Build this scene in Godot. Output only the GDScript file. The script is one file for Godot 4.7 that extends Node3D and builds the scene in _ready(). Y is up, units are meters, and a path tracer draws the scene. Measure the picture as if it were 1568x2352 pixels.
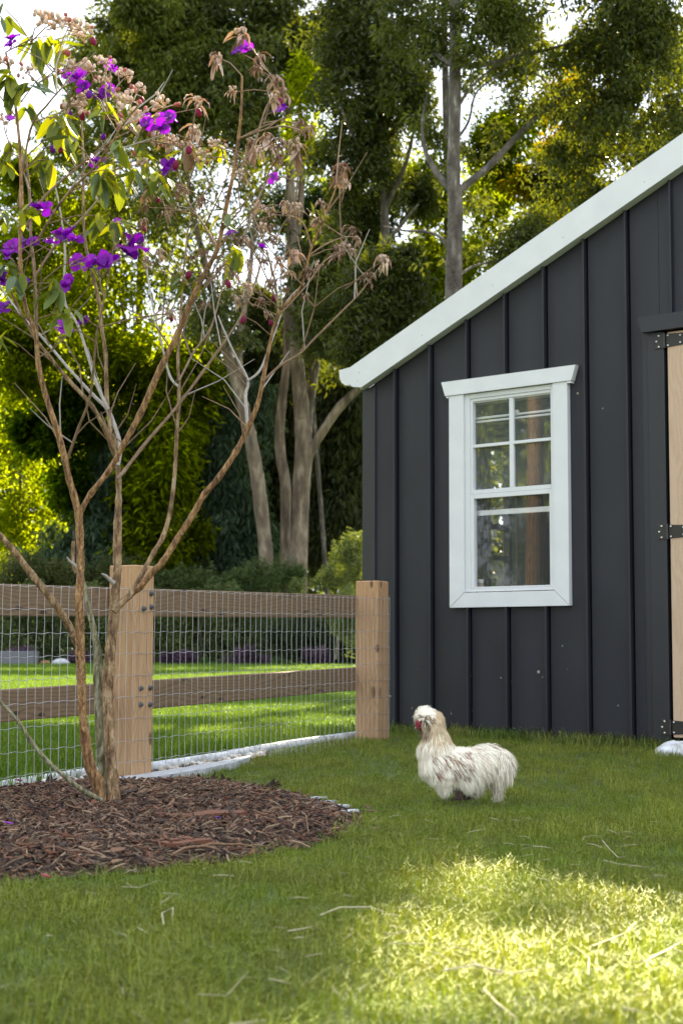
extends Node3D
# A silkie hen on a shaded lawn beside a dark shed, a timber and wire fence and a flowering tree.

var rng := RandomNumberGenerator.new()
var names := {}
const EYE := Vector3(0, 0.58, 0)
var cam_basis: Basis
var sun_dir: Vector3                     # towards the sun
var front_patch := PackedVector2Array([Vector2(0.28, -4.15), Vector2(0.57, -4.32), Vector2(0.78, -3.4), Vector2(1.7, -2.6), Vector2(1.2, -1.2), Vector2(-0.1, -1.2), Vector2(0.02, -2.5), Vector2(0.16, -3.1)])
var front_gap: PackedVector2Array
var gap_noise := FastNoiseLite.new()
var patches := [[-0.2, -7.62, 0.09, 0.34], [-0.3, -12.7, 0.55, 0.55], [-0.4, -11.0, 0.32, 0.3], [-0.98, -9.35, 0.25, 0.16], [0.0, -9.95, 0.3, 0.28], [-1.9, -10.2, 0.25, 0.2], [-3.3, -28.5, 3.2, 0.9], [-6.5, -27.5, 2.0, 0.6]]


class MB:
	var v := PackedVector3Array()
	var n := PackedVector3Array()
	var c := PackedColorArray()
	var ix := PackedInt32Array()
	var uv := PackedVector2Array()
	var col := Color.WHITE
	var use_uv := false

	func add(p: Vector3, nn: Vector3, t := Vector2.ZERO) -> int:
		v.append(p)
		n.append(nn)
		c.append(col)
		uv.append(t)
		return v.size() - 1

	func idx(a: int, b: int, d: int) -> void:
		var fn: Vector3 = (v[d] - v[a]).cross(v[b] - v[a])
		if fn.dot(n[a] + n[b] + n[d]) < 0.0:
			ix.append_array([a, d, b])
		else:
			ix.append_array([a, b, d])

	func face(pts: Array, out: Vector3) -> void:
		var nn: Vector3 = (pts[2] - pts[0]).cross(pts[1] - pts[0]).normalized()
		if nn.dot(out) < 0.0:
			nn = -nn
		var s := v.size()
		for p in pts:
			add(p, nn)
		for i in range(1, pts.size() - 1):
			idx(s, s + i, s + i + 1)

	func tri(a: Vector3, b: Vector3, d: Vector3, out: Vector3) -> void:
		face([a, b, d], out)

	# a box with chamfered edges
	func box(xf: Transform3D, size: Vector3, bev := 0.0) -> void:
		var h := size * 0.5
		for ax in 3:
			var a1 := (ax + 1) % 3
			var a2 := (ax + 2) % 3
			for s in [-1.0, 1.0]:
				var pts := []
				for q in [[-1, -1], [1, -1], [1, 1], [-1, 1]]:
					var p := Vector3.ZERO
					p[ax] = s * h[ax]
					p[a1] = q[0] * (h[a1] - bev)
					p[a2] = q[1] * (h[a2] - bev)
					pts.append(xf * p)
				var o := Vector3.ZERO
				o[ax] = s
				face(pts, xf.basis * o)
			if bev > 0.0:
				for s1 in [-1.0, 1.0]:
					for s2 in [-1.0, 1.0]:
						var pts2 := []
						for e in [[-1, 0], [1, 0], [1, 1], [-1, 1]]:
							var p2 := Vector3.ZERO
							p2[ax] = e[0] * (h[ax] - bev)
							p2[a1] = s1 * (h[a1] - (bev if e[1] == 1 else 0.0))
							p2[a2] = s2 * (h[a2] - (0.0 if e[1] == 1 else bev))
							pts2.append(xf * p2)
						var o2 := Vector3.ZERO
						o2[a1] = s1
						o2[a2] = s2
						face(pts2, xf.basis * o2)
		if bev > 0.0:
			for sx in [-1.0, 1.0]:
				for sy in [-1.0, 1.0]:
					for sz in [-1.0, 1.0]:
						var q := Vector3(sx, sy, sz)
						var e := q * (h - Vector3.ONE * bev)
						tri(xf * (e + Vector3(sx * bev, 0, 0)), xf * (e + Vector3(0, sy * bev, 0)), xf * (e + Vector3(0, 0, sz * bev)), xf.basis * q)

	func bx(a: Vector3, b: Vector3, bev := 0.0) -> void:
		box(Transform3D(Basis(), (a + b) * 0.5), (b - a).abs(), bev)

	# an outline in x, y pulled from z0 to z1
	func prism(poly: PackedVector2Array, z0: float, z1: float) -> void:
		var t := Geometry2D.triangulate_polygon(poly)
		for s in [0, 1]:
			var z := z0 if s == 0 else z1
			var o := Vector3(0, 0, signf(z - (z0 + z1) * 0.5))
			for i in range(0, t.size(), 3):
				tri(Vector3(poly[t[i]].x, poly[t[i]].y, z), Vector3(poly[t[i + 1]].x, poly[t[i + 1]].y, z), Vector3(poly[t[i + 2]].x, poly[t[i + 2]].y, z), o)
		var turn := -1.0 if Geometry2D.is_polygon_clockwise(poly) else 1.0
		for i in poly.size():
			var a := poly[i]
			var b := poly[(i + 1) % poly.size()]
			var e := (b - a) * turn
			face([Vector3(a.x, a.y, z0), Vector3(b.x, b.y, z0), Vector3(b.x, b.y, z1), Vector3(a.x, a.y, z1)], Vector3(e.y, -e.x, 0))

	func tube(pts: Array, rad: Array, sides := 6, cap := true) -> void:
		var m := pts.size()
		var prev := -1
		var side := Vector3.ZERO
		for i in m:
			var d: Vector3 = (pts[mini(i + 1, m - 1)] - pts[maxi(i - 1, 0)]).normalized()
			if i == 0:
				side = d.cross(Vector3(0.31, 0.2, 0.93)).normalized()
			side = (side - d * side.dot(d)).normalized()
			var up := d.cross(side)
			var s := v.size()
			for j in sides:
				var a := TAU * j / sides
				var nn := side * cos(a) + up * sin(a)
				add(pts[i] + nn * rad[i], nn)
			if prev >= 0:
				for j in sides:
					var k := (j + 1) % sides
					idx(prev + j, prev + k, s + k)
					idx(prev + j, s + k, s + j)
			prev = s
			if cap and (i == 0 or i == m - 1):
				var cc := add(pts[i], -d if i == 0 else d)
				var ring := []
				for j in sides:
					ring.append(add(v[s + j], -d if i == 0 else d))
				for j in sides:
					idx(cc, ring[j], ring[(j + 1) % sides])

	func ball(xf: Transform3D, rings := 5, seg := 8) -> void:
		var s := v.size()
		var inv := xf.basis.inverse().transposed()
		for i in rings + 1:
			for j in seg:
				var a := PI * i / rings
				var b := TAU * j / seg
				var p := Vector3(sin(a) * cos(b), cos(a), sin(a) * sin(b))
				add(xf * p, (inv * p).normalized())
		for i in rings:
			for j in seg:
				var k := (j + 1) % seg
				var a := s + i * seg + j
				var b := s + i * seg + k
				if i > 0:
					idx(a, b, b + seg)
				if i < rings - 1:
					idx(a, b + seg, a + seg)

	func mesh() -> ArrayMesh:
		var arr := []
		arr.resize(Mesh.ARRAY_MAX)
		arr[Mesh.ARRAY_VERTEX] = v
		arr[Mesh.ARRAY_NORMAL] = n
		arr[Mesh.ARRAY_COLOR] = c
		if use_uv:
			arr[Mesh.ARRAY_TEX_UV] = uv
		arr[Mesh.ARRAY_INDEX] = ix
		var m := ArrayMesh.new()
		m.add_surface_from_arrays(Mesh.PRIMITIVE_TRIANGLES, arr)
		return m


# ---------- nodes ----------
func numbered(called: String) -> String:
	var k: int = names.get(called, 0)
	names[called] = k + 1
	return called if k == 0 else "%s_%03d" % [called, k]


func thing(called: String, label: String, category: String, where := Vector3.ZERO, turn := 0.0, group := "") -> Node3D:
	var o := Node3D.new()
	o.name = numbered(called)
	add_child(o)
	o.position = where
	o.rotation.y = turn
	tag(o, label, category, group)
	return o


func tag(o: Node, label: String, category: String, group := "") -> void:
	o.set_meta("label", label)
	o.set_meta("category", category)
	if group:
		o.set_meta("group", group)


func part(called: String, m: Mesh, mat: Material, parent: Node, xf := Transform3D()) -> MeshInstance3D:
	var o := MeshInstance3D.new()
	o.mesh = m
	o.material_override = mat
	o.name = numbered(called) if parent == self else called
	parent.add_child(o, true)
	o.transform = xf
	return o


func structure(called: String, m: Mesh, mat: Material) -> MeshInstance3D:
	var o := part(called, m, mat, self)
	o.set_meta("kind", "structure")
	return o


func scatter(called: String, m: Mesh, mat: Material, places: Array, tints: Array, parent: Node) -> MultiMeshInstance3D:
	var mm := MultiMesh.new()
	mm.transform_format = MultiMesh.TRANSFORM_3D
	mm.use_colors = true
	mm.mesh = m
	mm.instance_count = places.size()
	for i in places.size():
		mm.set_instance_transform(i, places[i])
		mm.set_instance_color(i, tints[i])
	var o := MultiMeshInstance3D.new()
	o.multimesh = mm
	o.material_override = mat
	o.name = numbered(called) if parent == self else called
	parent.add_child(o, true)
	o.set_meta("kind", "stuff")
	return o


# ---------- where things are ----------
func at(x: float, y: float, depth: float) -> Vector3:        # a place that far away, sighted on a 1568 pixel wide print of the photograph
	var d := -cam_basis.z + cam_basis.x * ((x - 784.0) / 3628.0) - cam_basis.y * ((y - 1176.0) / 3628.0)
	return EYE + d * (depth / -d.z)


func lift(z: float) -> float:                                # height of the ground
	if z > -6.5:
		return 0.0
	if z > -9.0:
		return 0.07 * (-6.5 - z) / 2.5
	if z > -12.0:
		return 0.07
	return 0.07 + 0.13 * clampf((-12.0 - z) / 24.0, 0.0, 1.0)


func gp(x: float, y: float) -> Vector3:                      # the ground seen at a pixel
	var d := -cam_basis.z + cam_basis.x * ((x - 784.0) / 3628.0) - cam_basis.y * ((y - 1176.0) / 3628.0)
	var h := 0.0
	var p := Vector3.ZERO
	for i in 14:
		p = EYE + d * ((h - EYE.y) / d.y)
		h = lift(p.z)
	return p


func rf(a: float, b: float) -> float:
	return rng.randf_range(a, b)


func in_gap(p: Vector3) -> bool:                             # the crowns are open along the way from the sun to the sunlit spots
	var t := (p.z + 5.6) / sun_dir.z
	if t > 1.5:
		var q := p - sun_dir * t
		if q.x > -1.7 and q.x < 0.1 and q.y > 2.0 and q.y < 3.5 and rng.randf() < 0.92:
			return true
	t = (p.z + 29.0) / sun_dir.z
	if t > 3.0:
		var q2 := p - sun_dir * t
		if q2.x > -10.0 and q2.x < -4.3 and q2.y > 0.3 and q2.y < 6.5 and rng.randf() < 0.75:
			return true
	t = (p.z + 39.5) / sun_dir.z
	if t > 2.0:
		var q3 := p - sun_dir * t
		if q3.x > -9.5 and q3.x < -3.6 and q3.y > 0.5 and q3.y < 9.5 and rng.randf() < 0.6:
			return true
	var g := p - sun_dir * ((p.y - 0.03) / sun_dir.y)
	if gap_noise.get_noise_2d(g.x, g.z) < -0.3:
		return false
	var g2 := Vector2(g.x, g.z)
	if g.z > -5.0 and g.z < -0.8 and Geometry2D.is_point_in_polygon(g2, front_gap):
		return true
	for e in patches:
		if pow((g.x - e[0]) / (e[2] + 0.28), 2) + pow((g.z - e[1]) / (e[3] + 0.28), 2) < 1.0:
			return true
	return false


# ---------- materials ----------
func paint(c: Color, rough := 0.6, metal := 0.0) -> StandardMaterial3D:
	var m := StandardMaterial3D.new()
	m.albedo_color = c.linear_to_srgb()
	m.roughness = rough
	m.metallic = metal
	return m


func noise(freq: float, sd: int, oct := 4, type := FastNoiseLite.TYPE_SIMPLEX_SMOOTH) -> FastNoiseLite:
	var f := FastNoiseLite.new()
	f.seed = sd
	f.frequency = freq
	f.fractal_octaves = oct
	f.noise_type = type
	return f


func noise_tex(freq: float, sd: int, stops: Array, size := 512, oct := 4) -> NoiseTexture2D:
	var t := NoiseTexture2D.new()
	t.width = size
	t.height = size
	t.seamless = true
	t.noise = noise(freq, sd, oct)
	var r := Gradient.new()
	var offs := PackedFloat32Array()
	var cols := PackedColorArray()
	for s in stops:
		offs.append(s[0])
		cols.append((s[1] as Color).linear_to_srgb())
	r.offsets = offs
	r.colors = cols
	t.color_ramp = r
	return t


func bumps(freq: float, sd: int, size := 512, oct := 4) -> NoiseTexture2D:
	var t := NoiseTexture2D.new()
	t.width = size
	t.height = size
	t.seamless = true
	t.noise = noise(freq, sd, oct)
	return t


func textured(t: Texture2D, scale: Vector3, rough := 0.8, bump: Texture2D = null, depth := 0.3, world := false) -> StandardMaterial3D:
	var m := StandardMaterial3D.new()
	m.albedo_texture = t
	m.roughness = rough
	m.uv1_triplanar = true
	m.uv1_world_triplanar = world
	m.uv1_scale = scale
	if bump:
		m.heightmap_enabled = true
		m.heightmap_texture = bump
		m.heightmap_scale = depth
	return m


func leafy(trans: Color, rough := 0.5) -> StandardMaterial3D:   # tinted by vertex and copy colours, light shines through
	var m := StandardMaterial3D.new()
	m.vertex_color_use_as_albedo = true
	m.roughness = rough
	m.metallic_specular = 0.4
	m.backlight_enabled = true
	m.backlight = trans
	return m


func timber(sd: int, dark: Color, pale: Color, knots: int) -> StandardMaterial3D:
	var w := 256
	var h := 1024
	var im := Image.create(w, h, false, Image.FORMAT_RGB8)
	var hi := Image.create(w, h, false, Image.FORMAT_RGB8)
	var warp := noise(0.004, sd, 2)
	var fine := noise(0.09, sd + 1, 2)
	var ks := []
	var r := RandomNumberGenerator.new()
	r.seed = sd
	for i in knots:
		ks.append(Vector3(r.randf_range(30, w - 30), r.randf_range(60, h - 60), r.randf_range(9, 17)))
	for y in h:
		for x in w:
			var u := float(x)
			var knot := 0.0
			for k in ks:
				var dx: float = x - k.x
				var dy: float = (y - k.y) * 0.45
				var d: float = dx * dx + dy * dy
				var g: float = exp(-d / (k.z * k.z * 5.0))
				u += signf(dx) * g * k.z * 1.3
				if d < k.z * k.z:
					knot = maxf(knot, 1.0 - d / (k.z * k.z))
			var s := 0.5 + 0.5 * sin(u * 0.23 + warp.get_noise_2d(x * 1.2, y * 0.32) * 16.0)
			s = pow(s, 1.7)
			var f := fine.get_noise_2d(x * 4.0, y * 0.22) * 0.5 + 0.5
			var t := clampf(0.36 * s + 0.62 * f - 0.02, 0.0, 1.0)
			var c := pale.lerp(dark, t)
			if knot > 0.0:
				c = c.lerp(dark * 0.45, minf(1.0, knot * 1.6))
			im.set_pixel(x, y, c.linear_to_srgb())
			var e := 1.0 - 0.6 * t
			hi.set_pixel(x, y, Color(e, e, e))
	var m := textured(ImageTexture.create_from_image(im), Vector3(4.6, 1.0, 4.6), 0.8, ImageTexture.create_from_image(hi), 0.12)
	return m


# ---------- foliage ----------
func leaf_cluster(count: int, long: float, wide: float, droop: float, sd: int) -> ArrayMesh:
	var r := RandomNumberGenerator.new()
	r.seed = sd
	var mb := MB.new()
	for i in count:
		var b := Vector3(r.randf_range(-1, 1), r.randf_range(-1, 1), r.randf_range(-1, 1)) * 0.42
		var d := (b.normalized() * 0.7 + Vector3(r.randf_range(-1, 1), r.randf_range(-1, 1) - droop, r.randf_range(-1, 1))).normalized()
		var s := d.cross(Vector3(r.randf_range(-1, 1), 1.2, r.randf_range(-1, 1))).normalized()
		var up := s.cross(d).normalized()
		var l := long * r.randf_range(0.7, 1.25)
		var w := wide * r.randf_range(0.8, 1.2) * 0.5
		mb.col = Color.WHITE * r.randf_range(0.75, 1.2)
		mb.col.a = 1.0
		var m1 := b + d * l * 0.45 + s * w + up * w * 0.5
		var m2 := b + d * l * 0.45 - s * w + up * w * 0.5
		var tip := b + d * l - up * l * 0.12
		mb.tri(b, m1, tip, up)
		mb.tri(b, tip, m2, up)
	return mb.mesh()


func foliage(called: String, parent: Node, blobs: Array, m: Mesh, mat: Material, dark: Color, lite: Color, size: float) -> void:
	var xs := []
	var cs := []
	for bl in blobs:
		var mid := at(bl[0], bl[1], bl[4])
		var k: float = bl[4] / 3628.0
		var R := Vector3(bl[2] * k, bl[3] * k, minf(bl[2], bl[3]) * k * 0.65)
		var count := int(bl[5] * 1.15)
		var clumps := maxi(3, count / 16)
		var per := maxi(1, count / clumps)
		for j in clumps:
			var dir := Vector3(rng.randfn(), rng.randfn(), rng.randfn()).normalized() * pow(rng.randf(), 0.42)
			var cc := mid + dir * R
			var tone := rng.randf()
			var spread := R * rf(0.12, 0.26)
			for q in per:
				var p := cc + Vector3(rng.randfn(), rng.randfn(), rng.randfn()) * spread
				if p.y < 0.15 or in_gap(p):
					continue
				var bs := Basis.from_euler(Vector3(rf(-0.45, 0.45), rf(0, TAU), rf(-0.45, 0.45))) * (size * 0.72 * rf(0.75, 1.3))
				xs.append(Transform3D(bs, p))
				var c := dark.lerp(lite, clampf(tone * 0.75 + rf(-0.2, 0.35), 0.0, 1.0))
				cs.append(c)
	scatter(called, m, mat, xs, cs, parent)


func limb(parent: Node, called: String, mat: Material, depth: float, pts: Array, sides := 9, dd := 0.0) -> void:
	# points [x, y, width] in pixels, at that depth; refined into a smooth, slightly knobbly tube
	var mb := MB.new()
	var ps := []
	var rs := []
	var k := depth / 3628.0
	var sd := rng.randi() % 1000
	var nz := noise(0.7, sd, 2)
	var n := pts.size()
	var raw := []
	for i in n:
		raw.append(at(pts[i][0], pts[i][1], depth + dd * i / maxf(1.0, n - 1.0)))
	for i in n - 1:
		var steps := 5
		for s in steps + (1 if i == n - 2 else 0):
			var t := float(s) / steps
			var p: Vector3 = raw[i].cubic_interpolate(raw[i + 1], raw[maxi(i - 1, 0)], raw[mini(i + 2, n - 1)], t)
			var w := lerpf(pts[i][2], pts[i + 1][2], t) * k * 0.5
			ps.append(p)
			rs.append(w * (1.0 + 0.10 * nz.get_noise_1d((i * steps + s) * 1.3)))
	mb.tube(ps, rs, sides, true)
	part(called, mb.mesh(), mat, parent)


# ---------- the scene ----------
var M := {}


func _ready() -> void:
	rng.seed = 11
	gap_noise.seed = 5
	gap_noise.frequency = 1.1
	gap_noise.fractal_octaves = 2
	front_gap = Geometry2D.offset_polygon(front_patch, 0.16)[0]
	var pitch := deg_to_rad(4.915)
	var right := (Vector3(1, 0, 0) + Vector3(0, cos(pitch), sin(pitch)) * 0.0022).normalized()
	var fwd := Vector3(0, sin(pitch), -cos(pitch))
	cam_basis = Basis(right, right.cross(fwd), -fwd).orthonormalized()
	var cam := Camera3D.new()
	cam.name = "camera"
	var lens := CameraAttributesPhysical.new()
	lens.frustum_focal_length = 35.0
	lens.frustum_focus_distance = 6.3
	lens.exposure_aperture = 4.0
	cam.attributes = lens
	add_child(cam)
	cam.transform = Transform3D(cam_basis, EYE)
	cam.near = 0.05
	cam.far = 600.0
	cam.fov = 2.0 * rad_to_deg(atan(1176.0 / 3628.0))
	cam.current = true

	var env := Environment.new()
	env.background_mode = Environment.BG_SKY
	var sky := ProceduralSkyMaterial.new()
	sky.sky_top_color = Color(0.86, 0.90, 0.96)
	sky.sky_horizon_color = Color(0.88, 0.90, 0.93)
	sky.sky_curve = 0.2
	sky.ground_bottom_color = Color(0.25, 0.28, 0.16)
	sky.ground_horizon_color = Color(0.5, 0.55, 0.4)
	sky.sky_energy_multiplier = 0.7
	env.sky = Sky.new()
	env.sky.sky_material = sky
	env.tonemap_mode = Environment.TONE_MAPPER_LINEAR
	env.tonemap_exposure = 6.2
	env.sdfgi_enabled = true
	env.ssao_enabled = true
	env.ssil_enabled = true
	var we := WorldEnvironment.new()
	we.name = "surroundings"
	we.environment = env
	add_child(we)

	var az := deg_to_rad(15.0)
	var el := deg_to_rad(36.0)
	sun_dir = Vector3(sin(az) * cos(el), sin(el), -cos(az) * cos(el))
	var sun := DirectionalLight3D.new()
	sun.name = "sun"
	sun.light_energy = 1.6
	sun.light_color = Color(1.0, 0.93, 0.80)
	sun.light_angular_distance = 0.5
	sun.shadow_enabled = true
	add_child(sun)
	sun.look_at_from_position(sun_dir * 50.0, Vector3.ZERO, Vector3.UP)

	materials()
	terrain()
	shed()
	fence()
	garden_bed()
	lawn()
	background_trees()
	hedge_and_shrubs()
	flowering_tree()
	hen()
	small_things()


func materials() -> void:
	M.white = textured(noise_tex(0.01, 3, [[0.0, Color(0.60, 0.61, 0.615)], [1.0, Color(0.66, 0.665, 0.665)]], 256), Vector3(1.5, 1.5, 1.5), 0.38)
	M.steel = textured(noise_tex(0.012, 5, [[0.0, Color(0.0138, 0.0145, 0.0205)], [1.0, Color(0.0200, 0.0208, 0.028)]], 256), Vector3(1.2, 0.5, 1.2), 0.5, bumps(0.008, 77, 256, 2), 0.1)
	M.steel.metallic_specular = 0.45
	M.trim = paint(Color(0.0185, 0.0195, 0.0245), 0.42)
	M.gap = paint(Color(0.006, 0.006, 0.006), 0.9)
	M.hinge = paint(Color(0.022, 0.019, 0.016), 0.42)
	M.bolt = paint(Color(0.62, 0.62, 0.62), 0.3, 0.9)
	M.dull_bolt = paint(Color(0.22, 0.23, 0.25), 0.45, 0.8)
	M.roof = paint(Color(0.05, 0.05, 0.055), 0.45, 0.2)
	M.wire = paint(Color(0.46, 0.46, 0.47), 0.5, 0.5)
	M.post = timber(21, Color(0.28, 0.145, 0.062), Color(0.46, 0.285, 0.145), 4)
	M.post_pale = timber(27, Color(0.32, 0.175, 0.078), Color(0.51, 0.325, 0.17), 2)
	M.rail = timber(33, Color(0.088, 0.053, 0.026), Color(0.235, 0.155, 0.085), 3)
	M.door = timber(41, Color(0.42, 0.28, 0.18), Color(0.54, 0.39, 0.27), 1)
	M.glass = StandardMaterial3D.new()
	M.glass.transparency = BaseMaterial3D.TRANSPARENCY_ALPHA
	M.glass.albedo_color = Color(0.9, 0.95, 0.95, 0.04)
	M.glass.roughness = 0.02
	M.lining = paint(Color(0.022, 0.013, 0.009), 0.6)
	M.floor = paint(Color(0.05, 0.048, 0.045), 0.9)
	M.pale_wall = textured(noise_tex(0.03, 9, [[0.0, Color(0.30, 0.30, 0.22)], [1.0, Color(0.42, 0.42, 0.33)]], 256), Vector3(3, 3, 3), 0.8)
	M.concrete = textured(noise_tex(0.02, 13, [[0.0, Color(0.30, 0.31, 0.32)], [0.5, Color(0.42, 0.43, 0.44)], [1.0, Color(0.52, 0.52, 0.53)]], 256), Vector3(3, 3, 3), 0.9, bumps(0.1, 14, 256), 0.2)
	M.kerb = textured(noise_tex(0.02, 15, [[0.0, Color(0.26, 0.25, 0.22)], [0.38, Color(0.52, 0.53, 0.54)], [0.6, Color(0.68, 0.70, 0.73)], [1.0, Color(0.74, 0.75, 0.77)]], 256), Vector3(3, 3, 3), 0.5)
	M.soil = textured(noise_tex(0.05, 17, [[0.0, Color(0.035, 0.022, 0.014)], [0.6, Color(0.075, 0.047, 0.03)], [1.0, Color(0.14, 0.09, 0.06)]], 512, 5), Vector3(2.2, 2.2, 2.2), 1.0, bumps(0.06, 18), 1.5, true)
	M.turf = textured(noise_tex(0.03, 19, [[0.0, Color(0.045, 0.06, 0.018)], [0.5, Color(0.07, 0.10, 0.025)], [1.0, Color(0.11, 0.125, 0.045)]], 512, 5), Vector3(0.7, 0.7, 0.7), 1.0, bumps(0.12, 20), 1.0, true)
	M.blade = leafy(Color(0.8, 0.8, 0.35), 0.55)
	M.blade.metallic_specular = 0.25
	M.leaf = leafy(Color(1.0, 0.95, 0.35), 0.42)
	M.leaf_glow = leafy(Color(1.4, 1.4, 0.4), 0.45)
	M.leaf_soft = leafy(Color(0.8, 0.8, 0.35), 0.5)
	M.petal = leafy(Color(0.8, 0.5, 0.8), 0.6)
	M.tinted = StandardMaterial3D.new()
	M.tinted.vertex_color_use_as_albedo = true
	M.tinted.roughness = 0.85
	M.bark_grey = textured(noise_tex(0.011, 51, [[0.0, Color(0.041, 0.031, 0.022)], [0.42, Color(0.111, 0.080, 0.053)], [0.62, Color(0.180, 0.135, 0.092)], [0.8, Color(0.279, 0.226, 0.168)]], 512, 5), Vector3(0.62, 0.2, 0.62), 0.9, bumps(0.04, 52), 3.0)
	M.bark_dark = textured(noise_tex(0.013, 53, [[0.0, Color(0.03, 0.024, 0.018)], [0.5, Color(0.085, 0.07, 0.054)], [0.75, Color(0.15, 0.13, 0.105)], [0.9, Color(0.30, 0.28, 0.25)]], 512, 5), Vector3(1.1, 0.4, 1.1), 0.9, bumps(0.05, 54), 2.0)
	M.bark_tan = textured(noise_tex(0.012, 55, [[0.0, Color(0.049, 0.027, 0.014)], [0.40, Color(0.146, 0.079, 0.032)], [0.52, Color(0.305, 0.183, 0.081)], [0.72, Color(0.415, 0.281, 0.144)], [0.9, Color(0.488, 0.415, 0.276)]], 512, 5), Vector3(7, 1.6, 7), 0.75, bumps(0.03, 56), 1.6)
	M.bark_orange = textured(noise_tex(0.012, 57, [[0.0, Color(0.061, 0.029, 0.013)], [0.40, Color(0.171, 0.081, 0.029)], [0.54, Color(0.366, 0.189, 0.067)], [0.9, Color(0.512, 0.329, 0.161)]], 512, 5), Vector3(8, 1.8, 8), 0.7, bumps(0.03, 58), 1.6)
	M.bark_green = textured(noise_tex(0.012, 59, [[0.0, Color(0.035, 0.028, 0.012)], [0.42, Color(0.12, 0.10, 0.042)], [0.55, Color(0.28, 0.26, 0.13)], [0.85, Color(0.42, 0.40, 0.31)]], 512, 5), Vector3(8, 1.6, 8), 0.8, bumps(0.03, 60), 1.6)
	M.twig = textured(noise_tex(0.03, 61, [[0.0, Color(0.10, 0.06, 0.035)], [0.5, Color(0.20, 0.125, 0.07)], [1.0, Color(0.33, 0.22, 0.135)]], 256), Vector3(6, 3, 6), 0.8)
	M.twig_pale = textured(noise_tex(0.03, 62, [[0.0, Color(0.22, 0.19, 0.16)], [1.0, Color(0.42, 0.38, 0.33)]], 256), Vector3(6, 3, 6), 0.8)


func terrain() -> void:
	var mb := MB.new()
	var xs := [-260.0, -80.0, -40.0, -20.0, -10.0, -6.0, -4.0, -2.0, -1.0, 0.0, 1.0, 2.0, 4.0, 8.0, 16.0, 40.0, 90.0, 260.0]
	var zs := [60.0, 20.0, 6.0, 0.0, -2.0, -4.0, -5.5, -6.5, -7.3, -8.1, -9.0, -10.0, -12.0, -16.0, -20.0, -28.0, -36.0, -60.0, -120.0, -420.0]
	for z in zs:
		for x in xs:
			mb.add(Vector3(x, lift(z) - 0.004, z), Vector3.UP)
	var w := xs.size()
	for j in zs.size() - 1:
		for i in w - 1:
			var a := j * w + i
			mb.idx(a, a + 1, a + w + 1)
			mb.idx(a, a + w + 1, a + w)
	structure("ground", mb.mesh(), M.turf)


# ---------- shed: x along its front wall from the left corner, y up, z out of the wall ----------
func rake(u: float) -> float:                                # underside of the roof on the front wall
	return 2.175 + 0.432 * (u if u < 3.05 else 6.1 - u)


func plank(parent: Node, called: String, mat: Material, a: Vector3, b: Vector3, bev := 0.003) -> MeshInstance3D:
	var mb := MB.new()
	mb.box(Transform3D(), (b - a).abs(), bev)
	return part(called, mb.mesh(), mat, parent, Transform3D(Basis(), (a + b) * 0.5))


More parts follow.
